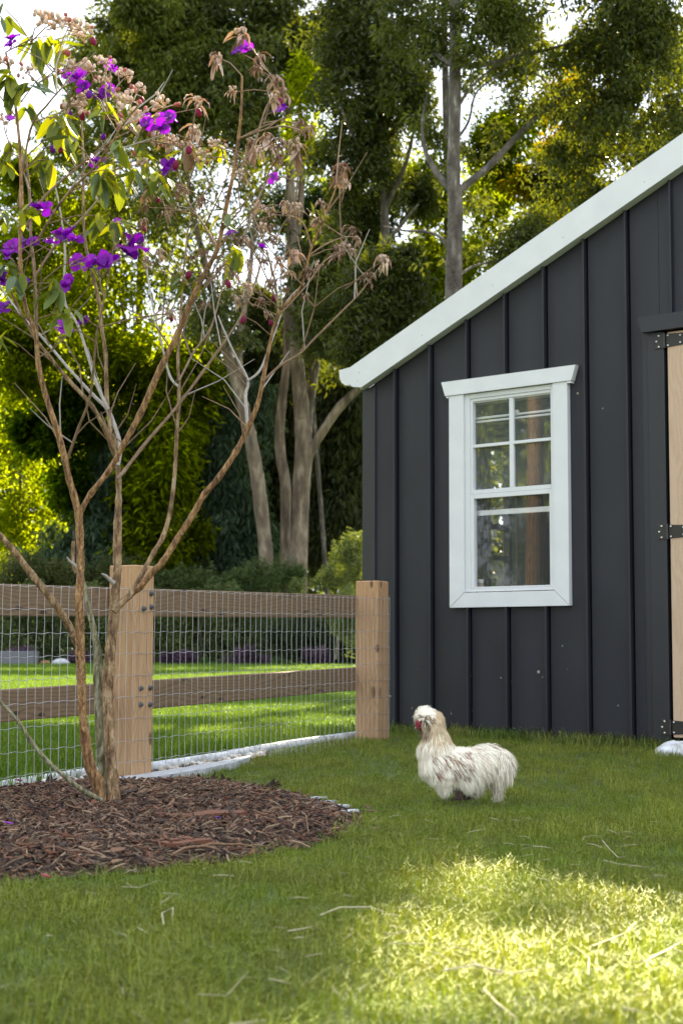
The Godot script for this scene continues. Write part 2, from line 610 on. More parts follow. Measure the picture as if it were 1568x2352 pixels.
func shed() -> void:
	var s := thing("garden_shed", "dark charcoal metal clad shed with white barge board, window and timber door", "shed", Vector3(0.145, 0, -9.74), deg_to_rad(-40.5))
	var seams := [0.0, 0.252, 0.521, 0.793, 1.065, 1.333, 1.601, 1.868, 2.06]
	var W := Rect2(0.74, 0.87, 0.69, 1.17)                     # hole for the window
	for i in seams.size() - 1:
		var a: float = seams[i] + (0.017 if i else 0.0)
		var b: float = seams[i + 1] - 0.001
		var mb := MB.new()
		if i == 0:
			a = 0.004
		var top := func(u: float) -> float: return rake(u)
		if b < W.position.x or a > W.end.x:
			mb.prism(PackedVector2Array([Vector2(a, 0.075), Vector2(b, 0.075), Vector2(b, top.call(b)), Vector2(a, top.call(a))]), -0.05, 0.0)
		else:
			mb.prism(PackedVector2Array([Vector2(a, 0.075), Vector2(b, 0.075), Vector2(b, W.position.y), Vector2(a, W.position.y)]), -0.05, 0.0)
			var ov := mb
			if a > W.position.x and b < W.end.x:
				ov = MB.new()
			ov.prism(PackedVector2Array([Vector2(a, W.end.y), Vector2(b, W.end.y), Vector2(b, top.call(b)), Vector2(a, top.call(a))]), -0.05, 0.0)
			if ov != mb:
				part("wall_panel", ov.mesh(), M.steel, s)
			if a < W.position.x:
				mb.prism(PackedVector2Array([Vector2(a, W.position.y), Vector2(W.position.x, W.position.y), Vector2(W.position.x, W.end.y), Vector2(a, W.end.y)]), -0.05, 0.0)
			if b > W.end.x:
				mb.prism(PackedVector2Array([Vector2(W.end.x, W.position.y), Vector2(b, W.position.y), Vector2(b, W.end.y), Vector2(W.end.x, W.end.y)]), -0.05, 0.0)
		part("wall_panel", mb.mesh(), M.steel, s)
		if i > 0:
			for sp2 in ([[0.076, W.position.y - 0.001], [W.end.y + 0.001, rake(a)]] if seams[i] > W.position.x and seams[i] < W.end.x else [[0.076, rake(a)]]):
				plank(s, "joint_channel", M.gap, Vector3(seams[i] - 0.0005, sp2[0], -0.049), Vector3(a - 0.0003, sp2[1] - 0.003, -0.026), 0.0)
		if i > 0:
			var u: float = seams[i]
			var spans := [[0.075, rake(u) - 0.002]]
			if u > 0.68 and u < 1.48:
				spans = [[0.075, 0.816], [2.15, rake(u) - 0.002]]
			for sp in spans:
				plank(s, "standing_seam", M.steel, Vector3(u - 0.006, sp[0] + 0.002, 0.0005), Vector3(u + 0.006, sp[1], 0.031), 0.002)
	# wall above the door, and beyond it
	var mbd := MB.new()
	mbd.prism(PackedVector2Array([Vector2(2.061, 2.29), Vector2(4.04, 2.29), Vector2(4.04, rake(4.04)), Vector2(3.05, rake(3.05)), Vector2(2.061, rake(2.061))]), -0.05, 0.0)
	part("wall_panel", mbd.mesh(), M.steel, s)
	for u in [2.142, 2.41, 2.68, 2.95, 3.22, 3.49, 3.76]:
		plank(s, "standing_seam", M.steel, Vector3(u - 0.006, 2.37, 0.0005), Vector3(u + 0.006, rake(u) - 0.002, 0.027), 0.002)
	for i in 8:
		var a := 4.04 + 0.2575 * i
		var b := a + 0.256
		var mb := MB.new()
		mb.prism(PackedVector2Array([Vector2(a, 0.075), Vector2(b, 0.075), Vector2(b, rake(b)), Vector2(a, rake(a))]), -0.05, 0.0)
		part("wall_panel", mb.mesh(), M.steel, s)
		plank(s, "standing_seam", M.steel, Vector3(a - 0.006, 0.077, 0.0005), Vector3(a + 0.006, rake(a) - 0.002, 0.027), 0.002)
	# corner flashing and base flashing
	plank(s, "corner_flashing", M.trim, Vector3(-0.012, 0.06, -0.09), Vector3(0.087, 2.19, 0.012), 0.002)
	plank(s, "base_flashing", M.trim, Vector3(0.09, 0.058, -0.03), Vector3(1.995, 0.0745, 0.031), 0.002)
	plank(s, "floor_slab", M.floor, Vector3(0.02, -0.1, -5.0), Vector3(6.08, 0.057, -0.002), 0.0)
	# door surround
	plank(s, "door_jamb", M.trim, Vector3(2.0, 0.08, 0.001), Vector3(2.098, 2.272, 0.03), 0.002)
	plank(s, "jamb_flashing", M.trim, Vector3(1.955, 0.078, 0.001), Vector3(1.998, 2.272, 0.008), 0.001)
	plank(s, "door_gap", M.gap, Vector3(2.062, 0.08, -0.06), Vector3(4.03, 2.285, -0.045), 0.0)
	var mh := MB.new()
	mh.prism(PackedVector2Array([Vector2(1.983, 2.277), Vector2(4.12, 2.277), Vector2(4.14, 2.362), Vector2(1.96, 2.362)]), 0.0285, 0.062)
	part("door_header", mh.mesh(), M.trim, s)
	for k in 2:
		var x0 := 2.118 + k * 0.96
		var d := plank(s, "door", M.door, Vector3(x0, 0.115, -0.012), Vector3(x0 + 0.95, 2.268, 0.026), 0.003)
		for f in [[0.35], [0.62]]:
			plank(d, "board_groove", M.gap, Vector3(-0.475 + f[0] - 0.002, -1.07, 0.0185), Vector3(-0.475 + f[0] + 0.002, 1.07, 0.0194), 0.0)
	for hv in [2.222, 1.197, 0.168]:
		hinge(s, hv)
	window(s, W)
	for i in 26:
		var mk := MB.new()
		var hv := 0.1 + 0.5 * pow(rng.randf(), 2.2)
		var uu := rf(0.1, 1.9)
		mk.ball(Transform3D(Basis.from_scale(Vector3(1, rf(0.7, 1.5), 0.12) * rf(0.0015, 0.0045)), Vector3(uu, hv, 0.0)), 4, 7)
		part("mud_speck", mk.mesh(), M.pale_wall, s)
	for q in [[1.265, 0.448, 0.009], [0.2, 0.29, 0.006], [1.54, 2.0, 0.006], [1.99, 1.0, 0.005], [1.7, 1.9, 0.004]]:
		var mk := MB.new()
		mk.ball(Transform3D(Basis.from_scale(Vector3(1, 1, 0.1) * q[2]), Vector3(q[0], q[1], 0.0)), 4, 9)
		part("mud_speck", mk.mesh(), M.pale_wall, s)
	# barge boards, gutter, roof
	var ends := [[-0.075, 3.05], [3.05, 6.175]]
	for e in ends:
		var poly := PackedVector2Array()
		for q in [[e[0], 0.0], [e[1], 0.0], [e[1], 0.172], [e[0], 0.172]]:
			var u: float = q[0]
			var base := 2.175 + 0.432 * (u if e[0] < 1.0 else 6.1 - u)
			poly.append(Vector2(u, base + q[1]))
		if e[0] < 1.0:
			poly = PackedVector2Array([Vector2(0.03, 2.186), Vector2(3.05, 3.4926), Vector2(3.05, 3.662), Vector2(-0.068, 2.319), Vector2(-0.068, 2.215), Vector2(-0.04, 2.195)])
		var mb := MB.new()
		mb.prism(poly, 0.045, 0.072)
		part("barge_board", mb.mesh(), M.white, s)
		var cap := MB.new()
		var lo := -0.07 if e[0] < 1.0 else 6.17
		cap.prism(PackedVector2Array([Vector2(lo, 2.296), Vector2(3.05, 3.6395), Vector2(3.05, 3.658), Vector2(lo, 2.314)]), -5.05, 0.0445)
		part("roof_sheet", cap.mesh(), M.roof, s)
		var sof := MB.new()
		var lo2 := 0.0 if e[0] < 1.0 else 6.1
		sof.prism(PackedVector2Array([Vector2(lo2, 2.178), Vector2(3.05, 3.495), Vector2(3.05, 3.51), Vector2(lo2, 2.193)]), 0.001, 0.0445)
		part("soffit", sof.mesh(), M.white, s)
	for q in [[0.0, 2.25], [0.012, 2.3], [0.5, 2.47], [1.02, 2.7], [1.5, 2.9], [2.02, 3.12]]:
		var nl := MB.new()
		nl.ball(Transform3D(Basis.from_scale(Vector3(0.0035, 0.0035, 0.0015)), Vector3(q[0], q[1] - 0.02, 0.0722)), 4, 6)
		part("nail", nl.mesh(), M.dull_bolt, s)
	# gutter with a quad profile along the left eave
	var g := MB.new()
	var prof := PackedVector2Array([Vector2(-0.07, 2.207), Vector2(-0.105, 2.212), Vector2(-0.135, 2.232), Vector2(-0.150, 2.262), Vector2(-0.156, 2.315), Vector2(-0.146, 2.315), Vector2(-0.142, 2.268), Vector2(-0.128, 2.24), Vector2(-0.1, 2.222), Vector2(-0.07, 2.217)])
	g.prism(prof, -5.0, 0.066)
	g.prism(PackedVector2Array([Vector2(-0.07, 2.2085), Vector2(-0.105, 2.2135), Vector2(-0.134, 2.2335), Vector2(-0.149, 2.263), Vector2(-0.155, 2.313), Vector2(-0.07, 2.322)]), 0.0665, 0.07)
	part("gutter", g.mesh(), M.white, s)
	# side and back walls with linings, a window opposite the sun's side
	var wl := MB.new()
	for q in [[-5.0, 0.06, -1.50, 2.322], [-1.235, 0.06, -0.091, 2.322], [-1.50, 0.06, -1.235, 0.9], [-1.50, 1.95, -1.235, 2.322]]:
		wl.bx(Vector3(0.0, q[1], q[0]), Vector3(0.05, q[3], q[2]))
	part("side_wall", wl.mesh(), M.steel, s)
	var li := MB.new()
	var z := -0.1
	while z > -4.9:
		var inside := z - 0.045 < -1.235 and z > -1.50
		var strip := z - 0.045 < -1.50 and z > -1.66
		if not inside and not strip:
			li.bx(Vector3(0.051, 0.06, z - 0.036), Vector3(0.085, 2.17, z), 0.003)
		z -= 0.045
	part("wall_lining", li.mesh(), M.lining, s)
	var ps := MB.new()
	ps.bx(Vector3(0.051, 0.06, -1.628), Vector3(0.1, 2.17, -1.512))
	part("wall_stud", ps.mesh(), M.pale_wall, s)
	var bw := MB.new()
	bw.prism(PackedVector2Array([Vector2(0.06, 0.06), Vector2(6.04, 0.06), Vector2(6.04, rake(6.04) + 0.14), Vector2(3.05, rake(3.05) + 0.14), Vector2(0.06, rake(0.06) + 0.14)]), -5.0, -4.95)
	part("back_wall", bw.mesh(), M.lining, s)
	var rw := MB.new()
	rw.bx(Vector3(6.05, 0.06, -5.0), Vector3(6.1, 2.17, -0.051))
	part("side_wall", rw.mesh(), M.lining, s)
	# the far window, seen through the front one
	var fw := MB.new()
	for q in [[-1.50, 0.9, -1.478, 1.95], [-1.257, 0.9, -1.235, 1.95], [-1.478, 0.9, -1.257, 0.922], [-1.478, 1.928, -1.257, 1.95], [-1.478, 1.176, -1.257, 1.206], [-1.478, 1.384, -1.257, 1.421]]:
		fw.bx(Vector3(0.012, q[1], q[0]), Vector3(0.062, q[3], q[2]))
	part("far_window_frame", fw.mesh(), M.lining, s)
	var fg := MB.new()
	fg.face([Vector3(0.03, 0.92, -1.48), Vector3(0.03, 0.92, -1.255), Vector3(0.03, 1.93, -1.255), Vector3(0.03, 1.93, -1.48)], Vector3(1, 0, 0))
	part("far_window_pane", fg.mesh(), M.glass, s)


func hinge(s: Node, v: float) -> void:
	var h := MB.new()
	h.bx(Vector3(2.046, v - 0.041, 0.0302), Vector3(2.1, v + 0.041, 0.034), 0.001)
	var p := part("hinge", h.mesh(), M.hinge, s)
	var b := MB.new()
	b.tube([Vector3(2.106, v - 0.04, 0.036), Vector3(2.106, v + 0.04, 0.036)], [0.0065, 0.0065], 8)
	part("hinge_barrel", b.mesh(), M.hinge, p)
	var t := MB.new()
	t.prism(PackedVector2Array([Vector2(2.113, v - 0.037), Vector2(2.52, v - 0.014), Vector2(2.535, v), Vector2(2.52, v + 0.014), Vector2(2.113, v + 0.037)]), 0.0264, 0.030)
	part("hinge_strap", t.mesh(), M.hinge, p)
	for q in [[2.072, 0.03, 0.035], [2.058, 0.0, 0.035], [2.072, -0.03, 0.035], [2.124, 0.027, 0.031], [2.124, -0.027, 0.031], [2.198, 0.019, 0.031], [2.198, -0.019, 0.031]]:
		var m := MB.new()
		m.ball(Transform3D(Basis.from_scale(Vector3(0.0062, 0.0062, 0.0045)), Vector3(q[0], v + q[1], q[2])), 5, 8)
		part("bolt", m.mesh(), M.bolt, p)


func window(s: Node, W: Rect2) -> void:
	var w := MB.new()
	# reveal behind the trim
	w.bx(Vector3(W.position.x, W.position.y, -0.09), Vector3(W.position.x + 0.03, W.end.y, 0.001))
	w.bx(Vector3(W.end.x - 0.03, W.position.y, -0.09), Vector3(W.end.x, W.end.y, 0.001))
	w.bx(Vector3(W.position.x + 0.03, W.position.y, -0.09), Vector3(W.end.x - 0.03, W.position.y + 0.025, 0.001))
	w.bx(Vector3(W.position.x + 0.03, W.end.y - 0.025, -0.09), Vector3(W.end.x - 0.03, W.end.y, 0.001))
	var win := part("window", w.mesh(), M.white, s)
	# outer trim: mitred sill, two jambs, flared header
	var z0 := 0.001
	var z1 := 0.032
	var tr := MB.new()
	tr.prism(PackedVector2Array([Vector2(0.671, 0.817), Vector2(0.671, 2.0695), Vector2(0.776, 2.0695), Vector2(0.776, 0.904)]), z0, z1)
	part("window_jamb", tr.mesh(), M.white, win)
	tr = MB.new()
	tr.prism(PackedVector2Array([Vector2(1.492, 0.817), Vector2(1.492, 2.0695), Vector2(1.397, 2.0695), Vector2(1.397, 0.904)]), z0, z1)
	part("window_jamb", tr.mesh(), M.white, win)
	tr = MB.new()
	tr.prism(PackedVector2Array([Vector2(0.6735, 0.816), Vector2(1.4895, 0.816), Vector2(1.3955, 0.9015), Vector2(0.7775, 0.9015)]), z0, z1)
	part("window_sill", tr.mesh(), M.white, win)
	tr = MB.new()
	tr.prism(PackedVector2Array([Vector2(0.648, 2.071), Vector2(1.524, 2.071), Vector2(1.552, 2.156), Vector2(0.62, 2.156)]), z0, 0.04)
	part("window_header", tr.mesh(), M.white, win)
	tr = MB.new()
	tr.bx(Vector3(0.655, 2.058, 0.002), Vector3(0.6705, 2.069, 0.036))
	part("header_flashing", tr.mesh(), M.white, win)
	tr = MB.new()
	tr.bx(Vector3(1.4925, 2.058, 0.002), Vector3(1.52, 2.069, 0.036))
	part("header_flashing", tr.mesh(), M.white, win)
	# frame ring inside the trim
	var fr := MB.new()
	for q in [[0.777, 0.906, 0.812, 2.068], [1.362 + 0.012, 0.906, 1.396, 2.068], [0.813, 0.906, 1.3735, 0.924], [0.813, 2.04, 1.3735, 2.068]]:
		fr.bx(Vector3(q[0], q[1], 0.0015), Vector3(q[2], q[3], 0.018), 0.001)
	part("window_frame", fr.mesh(), M.white, win)
	# upper sash with four panes, lower sash with one
	var up := MB.new()
	for q in [[0.8125, 1.476, 0.829, 2.0395], [1.368, 1.476, 1.3735, 2.0395], [0.8295, 2.022, 1.3675, 2.0395], [0.8295, 1.476, 1.3675, 1.5]]:
		up.bx(Vector3(q[0], q[1], -0.02), Vector3(q[2], q[3], 0.012), 0.001)
	var us := part("upper_sash", up.mesh(), M.white, win)
	for q in [[1.084, 1.501, 1.112, 2.0215], [0.83, 1.749, 1.0835, 1.767], [1.1125, 1.749, 1.3675, 1.767]]:
		var mu := MB.new()
		mu.bx(Vector3(q[0], q[1], -0.012), Vector3(q[2], q[3], 0.009), 0.002)
		part("glazing_bar", mu.mesh(), M.white, us)
	for q in [[0.829, 1.5, 1.09, 1.755], [1.105, 1.5, 1.368, 1.755], [0.829, 1.76, 1.09, 2.022], [1.105, 1.76, 1.368, 2.022]]:
		var pa := MB.new()
		pa.face([Vector3(q[0], q[1], -0.004), Vector3(q[2], q[1], -0.004), Vector3(q[2], q[3], -0.004), Vector3(q[0], q[3], -0.004)], Vector3(0, 0, 1))
		part("pane", pa.mesh(), M.glass, us)
		part("pane", pa.mesh(), M.glass, us, Transform3D(Basis(), Vector3(0, 0, -0.012)))
	var lo := MB.new()
	for q in [[0.8125, 0.925, 0.836, 1.4745], [1.357, 0.925, 1.3735, 1.4745], [0.8365, 1.449, 1.3565, 1.4745], [0.8365, 0.925, 1.3565, 0.934]]:
		lo.bx(Vector3(q[0], q[1], -0.018), Vector3(q[2], q[3], 0.015), 0.001)
	var ls := part("lower_sash", lo.mesh(), M.white, win)
	var pb := MB.new()
	pb.face([Vector3(0.836, 0.934, -0.004), Vector3(1.357, 0.934, -0.004), Vector3(1.357, 1.449, -0.004), Vector3(0.836, 1.449, -0.004)], Vector3(0, 0, 1))
	part("pane", pb.mesh(), M.glass, ls)
	# the inner sash, pushed part of the way up: its rails and latch behind the glass
	var inn := MB.new()
	for q in [[0.79, 1.353, 1.37, 1.383], [0.79, 1.903, 1.37, 1.914], [0.79, 1.924, 1.37, 1.936]]:
		inn.bx(Vector3(q[0], q[1], -0.06), Vector3(q[2], q[3], -0.04), 0.001)
	inn.bx(Vector3(0.78, 1.353, -0.062), Vector3(0.795, 2.03, -0.042))
	inn.bx(Vector3(1.06, 1.93, -0.058), Vector3(1.115, 1.955, -0.03), 0.006)
	part("inner_sash", inn.mesh(), M.white, win)
	# a small jar on the sill inside
	var jar := thing("jar", "small brown glass jar with a white cap on the inside window sill", "jar", s.global_transform * Vector3(0.79, 0.896, -0.115))
	var j := MB.new()
	j.tube([Vector3(0, 0, 0), Vector3(0, 0.004, 0), Vector3(0, 0.05, 0), Vector3(0, 0.06, 0), Vector3(0, 0.068, 0)], [0.018, 0.022, 0.022, 0.019, 0.016], 14)
	part("body", j.mesh(), paint(Color(0.30, 0.22, 0.17), 0.3), jar)
	j = MB.new()
	j.tube([Vector3(0, 0.0685, 0), Vector3(0, 0.088, 0)], [0.019, 0.019], 14)
	part("cap", j.mesh(), M.white, jar)
	j = MB.new()
	j.tube([Vector3(0, 0.012, 0), Vector3(0, 0.046, 0)], [0.0224, 0.0224], 14, false)
	part("paper_label", j.mesh(), paint(Color(0.55, 0.5, 0.46), 0.7), jar)
	var shelf := MB.new()
	shelf.bx(Vector3(0.72, 0.872, -0.2), Vector3(1.45, 0.895, -0.0905), 0.002)
	part("inner_sill", shelf.mesh(), M.lining, s)


# ---------- fence ----------
func fence() -> void:
	var L := gp(297, 1790)
	L.y = 0.0
	var d := Vector3(0.468, 0.0, -0.884).normalized()
	var ang := atan2(-d.z, d.x)
	# local axes: x along the fence, y up, z towards the lawn of the hen
	var f := thing("wire_fence", "timber post and rail fence covered with galvanised wire mesh", "fence", L, ang)
	var rise := 0.03
	var posts := [[0.0, 0.0, 0.935, M.post_pale], [2.33, 0.05, 0.957, M.post], [-2.33, 0.0, 0.93, M.post]]
	for p in posts:
		var mb := MB.new()
		mb.box(Transform3D(), Vector3(0.14, p[2] + 0.1, 0.14), 0.004)
		if p[0] == 2.33:                                       # a joint line down the post
			mb = MB.new()
			mb.box(Transform3D(Basis(), Vector3(-0.004, 0, 0)), Vector3(0.132, p[2] + 0.1, 0.14), 0.005)
			mb.box(Transform3D(Basis(), Vector3(0.0665, 0, 0.0)), Vector3(0.007, p[2] + 0.09, 0.134), 0.002)
		part("post", mb.mesh(), p[3], f, Transform3D(Basis(), Vector3(p[0], (p[2] - 0.1) * 0.5, 0)))
	for r in [[0.84, 0.876], [0.425, 0.47]]:
		for span in [[-2.33, 0.0], [0.0, 2.40]]:
			var a := Vector3(span[0] + 0.002, r[0] - 0.0625 + (r[1] - r[0]) * span[0] / 2.33, -0.094)
			var b := Vector3(span[1] - 0.002, r[0] - 0.0625 + (r[1] - r[0]) * span[1] / 2.33, -0.094)
			var dir := (b - a).normalized()
			var bs := Basis(Vector3(dir.y, -dir.x, 0), dir, Vector3(0, 0, 1))
			var mb := MB.new()
			mb.box(Transform3D(), Vector3(0.128, a.distance_to(b), 0.045), 0.004)
			part("rail", mb.mesh(), M.rail, f, Transform3D(bs, (a + b) * 0.5))
	for q in [[0.045, 0.815], [0.047, 0.757], [-0.012, 0.748], [0.045, 0.405], [-0.028, 0.404], [0.045, 0.333], [-0.028, 0.335]]:
		var mb := MB.new()
		mb.tube([Vector3(0, 0, 0), Vector3(0, 0, 0.004), Vector3(0, 0, 0.0045), Vector3(0, 0, 0.014), Vector3(0, 0, 0.017)], [0.0125, 0.0125, 0.008, 0.008, 0.005], 10)
		part("bolt", mb.mesh(), M.dull_bolt, f, Transform3D(Basis(), Vector3(q[0], q[1], 0.0705)))
	# mesh
	var verts := []
	for k in 4:
		var mb := MB.new()
		var pts := []
		var rs := []
		for i in 12:
			pts.append(Vector3(rf(-0.002, 0.002), i * 0.845 / 11.0, rf(-0.001, 0.001)))
			rs.append(0.00115)
		mb.tube(pts, rs, 4, false)
		verts.append(mb.mesh())
	var x := -1.95
	while x < 2.46:
		if x < 2.405:
			var y0 := rise * x / 2.33
			part("upright_wire", verts[rng.randi() % 4], M.wire, f, Transform3D(Basis(Vector3(0, 0, 1), rf(-0.006, 0.006)), Vector3(x, y0 - 0.01, 0.0745)))
		x += 0.0505 + rf(-0.002, 0.002)
	part("upright_wire", verts[1], M.wire, f, Transform3D(Basis(Vector3(0, 1, 0), 1.0) * Basis(Vector3(0, 0, 1), 0.008), Vector3(2.418, 0.03, 0.062)))
	for k in 10:
		var mb := MB.new()
		var pts := []
		var rs := []
		var xx := -1.97
		var h := 0.828 - 0.0915 * k
		var ph := rf(0, 6)
		while xx < 2.43:
			var y := h + rise * xx / 2.33 + 0.0022 * sin(xx * 2.1 + ph) + 0.0026 * (1.0 if fmod(xx + 2.0, 0.101) < 0.05 else -1.0) * sin(fmod(xx + 2.0, 0.0505) / 0.0505 * PI)
			pts.append(Vector3(xx, y, 0.0765 - (0.02 if xx > 2.41 else 0.0)))
			rs.append(0.00115)
			xx += 0.0168
		mb.tube(pts, rs, 4, false)
		part("line_wire", mb.mesh(), M.wire, f)
	# white rounded edging along the far side, and the pebble strip in front of it
	var kp := []
	var kr := []
	for q in [[-160, 1832], [0, 1810], [120, 1791], [200, 1779], [340, 1766], [430, 1753], [520, 1739], [600, 1723], [700, 1707], [800, 1694], [850, 1687]]:
		var p := gp(q[0], q[1])
		kp.append(p + Vector3(0, 0.004, 0))
		kr.append(0.026)
	var kb := MB.new()
	kb.tube(kp, kr, 12)
	tag(part("edging_kerb", kb.mesh(), M.kerb, self), "rounded white edging kerb running behind the wire fence", "kerb")


# ---------- garden bed ----------
var bed := PackedVector2Array()


func garden_bed() -> void:
	for q in [[-330, 1850], [-60, 1828], [60, 1815], [150, 1806], [270, 1801], [330, 1803], [400, 1795], [480, 1798], [560, 1808], [640, 1823], [700, 1838], [770, 1857], [812, 1872], [826, 1888], [818, 1906], [790, 1922], [730, 1941], [650, 1960], [560, 1984], [470, 1994], [400, 1998], [250, 2011], [120, 2023], [0, 2034], [-120, 2040], [-420, 2050]]:
		var p := gp(q[0], q[1])
		bed.append(Vector2(p.x, p.z))
	# a low mound of soil
	var mid := Vector2.ZERO
	for p in bed:
		mid += p / bed.size()
	var mb := MB.new()
	var nz := noise(2.2, 4, 3)
	var rings := [1.0, 0.96, 0.88, 0.75, 0.6, 0.45, 0.3, 0.15]
	for r in rings.size():
		for p in bed:
			var q: Vector2 = mid + (p - mid) * rings[r]
			var h: float = lift(q.y) + 0.002 + 0.026 * (1.0 - pow(rings[r], 6.0)) + (0.012 * (nz.get_noise_2d(q.x * 4, q.y * 4)) if r > 0 else 0.0)
			mb.add(Vector3(q.x, h, q.y), Vector3.UP)
	var w := bed.size()
	for r in rings.size() - 1:
		for i in w:
			var k := (i + 1) % w
			mb.idx(r * w + i, r * w + k, (r + 1) * w + k)
			mb.idx(r * w + i, (r + 1) * w + k, (r + 1) * w + i)
	var c := mb.add(Vector3(mid.x, lift(mid.y) + 0.03, mid.y), Vector3.UP)
	for i in w:
		mb.idx((rings.size() - 1) * w + i, (rings.size() - 1) * w + (i + 1) % w, c)
	var b := structure("garden_bed", mb.mesh(), M.soil)
	# bark: slabs, flakes, fibres
	var shapes := []
	for k in 7:
		var m := MB.new()
		var l := 1.0
		var wd: float = [0.42, 0.3, 0.55, 0.24, 0.36, 0.12, 0.08][k]
		var t: float = [0.10, 0.07, 0.08, 0.1, 0.05, 0.06, 0.05][k]
		var bend := rf(-0.25, 0.25)
		var n := 3
		var top := []
		var bot := []
		for i in n + 1:
			var x := -0.5 * l + l * i / n
			var y := bend * (0.25 - x * x) + rf(-0.03, 0.03)
			var ww := wd * 0.5 * rf(0.6, 1.15) * (0.7 if i == 0 or i == n else 1.0)
			var sk := rf(-0.08, 0.08)
			top.append([Vector3(x + sk, y + t * 0.5, -ww), Vector3(x, y + t * rf(0.4, 0.8), ww)])
			bot.append([Vector3(x + sk, y - t * 0.5, -ww), Vector3(x, y - t * 0.5, ww)])
		for i in n:
			m.face([top[i][0], top[i + 1][0], top[i + 1][1], top[i][1]], Vector3.UP)
			m.face([top[i][0], top[i + 1][0], bot[i + 1][0], bot[i][0]], Vector3(0, 0, -1))
			m.face([top[i][1], top[i + 1][1], bot[i + 1][1], bot[i][1]], Vector3(0, 0, 1))
		m.face([top[0][0], top[0][1], bot[0][1], bot[0][0]], Vector3(-1, 0, 0))
		m.face([top[n][0], top[n][1], bot[n][1], bot[n][0]], Vector3(1, 0, 0))
		shapes.append(m.mesh())
	var tones := [Color(0.051, 0.022, 0.011), Color(0.078, 0.035, 0.017), Color(0.115, 0.051, 0.026), Color(0.138, 0.051, 0.023), Color(0.147, 0.073, 0.039), Color(0.032, 0.016, 0.009), Color(0.184, 0.102, 0.054), Color(0.092, 0.055, 0.035)]
	var mats := []
	for t in tones:
		mats.append(textured(noise_tex(0.05, 70 + mats.size(), [[0.0, t * 0.55], [0.5, t], [1.0, t * 1.5]], 128), Vector3(9, 9, 26), 0.9))
	var spot := func() -> Vector3:
		while true:
			var q := Vector2(rf(-2.4, 0.1), rf(-6.95, -3.9))
			if Geometry2D.is_point_in_polygon(q, bed):
				var e := 9.0
				for i in w:
					e = minf(e, Geometry2D.get_closest_point_to_segment(q, bed[i], bed[(i + 1) % w]).distance_to(q))
				if rng.randf() < 0.05:
					var away := (q - mid).normalized() * rf(0.0, 0.13)
					return Vector3(q.x + away.x, lift(q.y) + 0.02, q.y + away.y)
				return Vector3(q.x, lift(q.y) + 0.012 + minf(0.03, e * 0.14), q.y)
		return Vector3.ZERO
	for i in 290:
		var p: Vector3 = spot.call()
		var s := rf(0.022, 0.054) * (1.6 if rng.randf() < 0.08 else 1.0)
		var bs := Basis.from_euler(Vector3(rf(-0.35, 0.35), rf(0, TAU), rf(-0.3, 0.3))) * s
		part("bark_chip", shapes[rng.randi() % 5], mats[rng.randi() % mats.size()], b, Transform3D(bs, p + Vector3(0, rf(0.002, 0.016), 0)))
	for q in [[460, 1905, 0.26, 3, 0.04], [430, 1972, 0.13, 3, 0.5], [290, 1955, 0.12, 4, -0.5], [385, 1968, 0.1, 3, 0.2], [150, 1930, 0.1, 4, 0.9]]:
		var p := gp(q[0], q[1])
		part("bark_chip", shapes[1], mats[q[3]], b, Transform3D(Basis.from_euler(Vector3(0.12, q[4], 0.05)) * q[2], Vector3(p.x, 0.045, p.z)))
	var per := [[], [], [], [], [], [], []]
	var tin := [[], [], [], [], [], [], []]
	for i in 19000:
		var k := rng.randi() % 7
		var p: Vector3 = spot.call()
		var s := rf(0.009, 0.028) if k < 5 else rf(0.025, 0.06)
		per[k].append(Transform3D(Basis.from_euler(Vector3(rf(-0.9, 0.9), rf(0, TAU), rf(-0.7, 0.7))) * s, p + Vector3(0, rf(-0.006, 0.006), 0)))
		var c2: Color = tones[rng.randi() % 8]
		if k > 4 and rng.randf() < 0.4:
			c2 = Color(0.22, 0.15, 0.09)
		tin[k].append(c2 * rf(0.35, 1.25))
	for k in 7:
		scatter("bark_litter", shapes[k], M.tinted, per[k], tin[k], b)
	# twisted dark root bits at the back edge
	for q in [[470, 1796, 0.06], [505, 1802, 0.05], [622, 1812, 0.045], [110, 1808, 0.05]]:
		var p := gp(q[0], q[1])
		for k in 7:
			var m := MB.new()
			var pts := [p]
			var dir := Vector3(rf(-1, 1), rf(0.15, 1.0), rf(-0.5, 0.5)).normalized()
			for i in 4:
				dir = (dir + Vector3(rf(-0.7, 0.7), rf(-0.5, 0.3), rf(-0.5, 0.5))).normalized()
				pts.append(pts[-1] + dir * q[2] * 0.28)
			m.tube(pts, [0.009, 0.01, 0.007, 0.005, 0.002], 5)
			part("root", m.mesh(), mats[5] if k % 3 else mats[0], b)
	# twigs lying on the bark
	for q in [[[450, 1985], [520, 1978], [585, 1984], 0.004, 6], [[395, 2003], [450, 1983], [500, 1990], 0.004, 6], [[10, 2005], [60, 1985], [170, 1988], 0.003, 4], [[290, 1824], [380, 1828], [520, 1835], 0.0025, 6], [[100, 1985], [160, 1995], [230, 2003], 0.003, 4], [[150, 1835], [185, 1850], [205, 1880], 0.003, 7], [[130, 1855], [170, 1862], [195, 1885], 0.003, 4], [[520, 1822], [560, 1842], [640, 1850], 0.002, 6], [[700, 1900], [706, 1930], [708, 1950], 0.002, 6]]:
		var m := MB.new()
		var pts := []
		for i in 3:
			var p := gp(q[i][0], q[i][1])
			pts.append(Vector3(p.x, p.y + 0.045, p.z))
		m.tube([pts[0], pts[0].lerp(pts[1], 0.5) + Vector3(0, 0.006, 0), pts[1], pts[1].lerp(pts[2], 0.5) + Vector3(0, 0.004, 0), pts[2]], [q[3], q[3], q[3] * 0.9, q[3] * 0.8, q[3] * 0.5], 5)
		part("stick", m.mesh(), mats[q[4]], b)
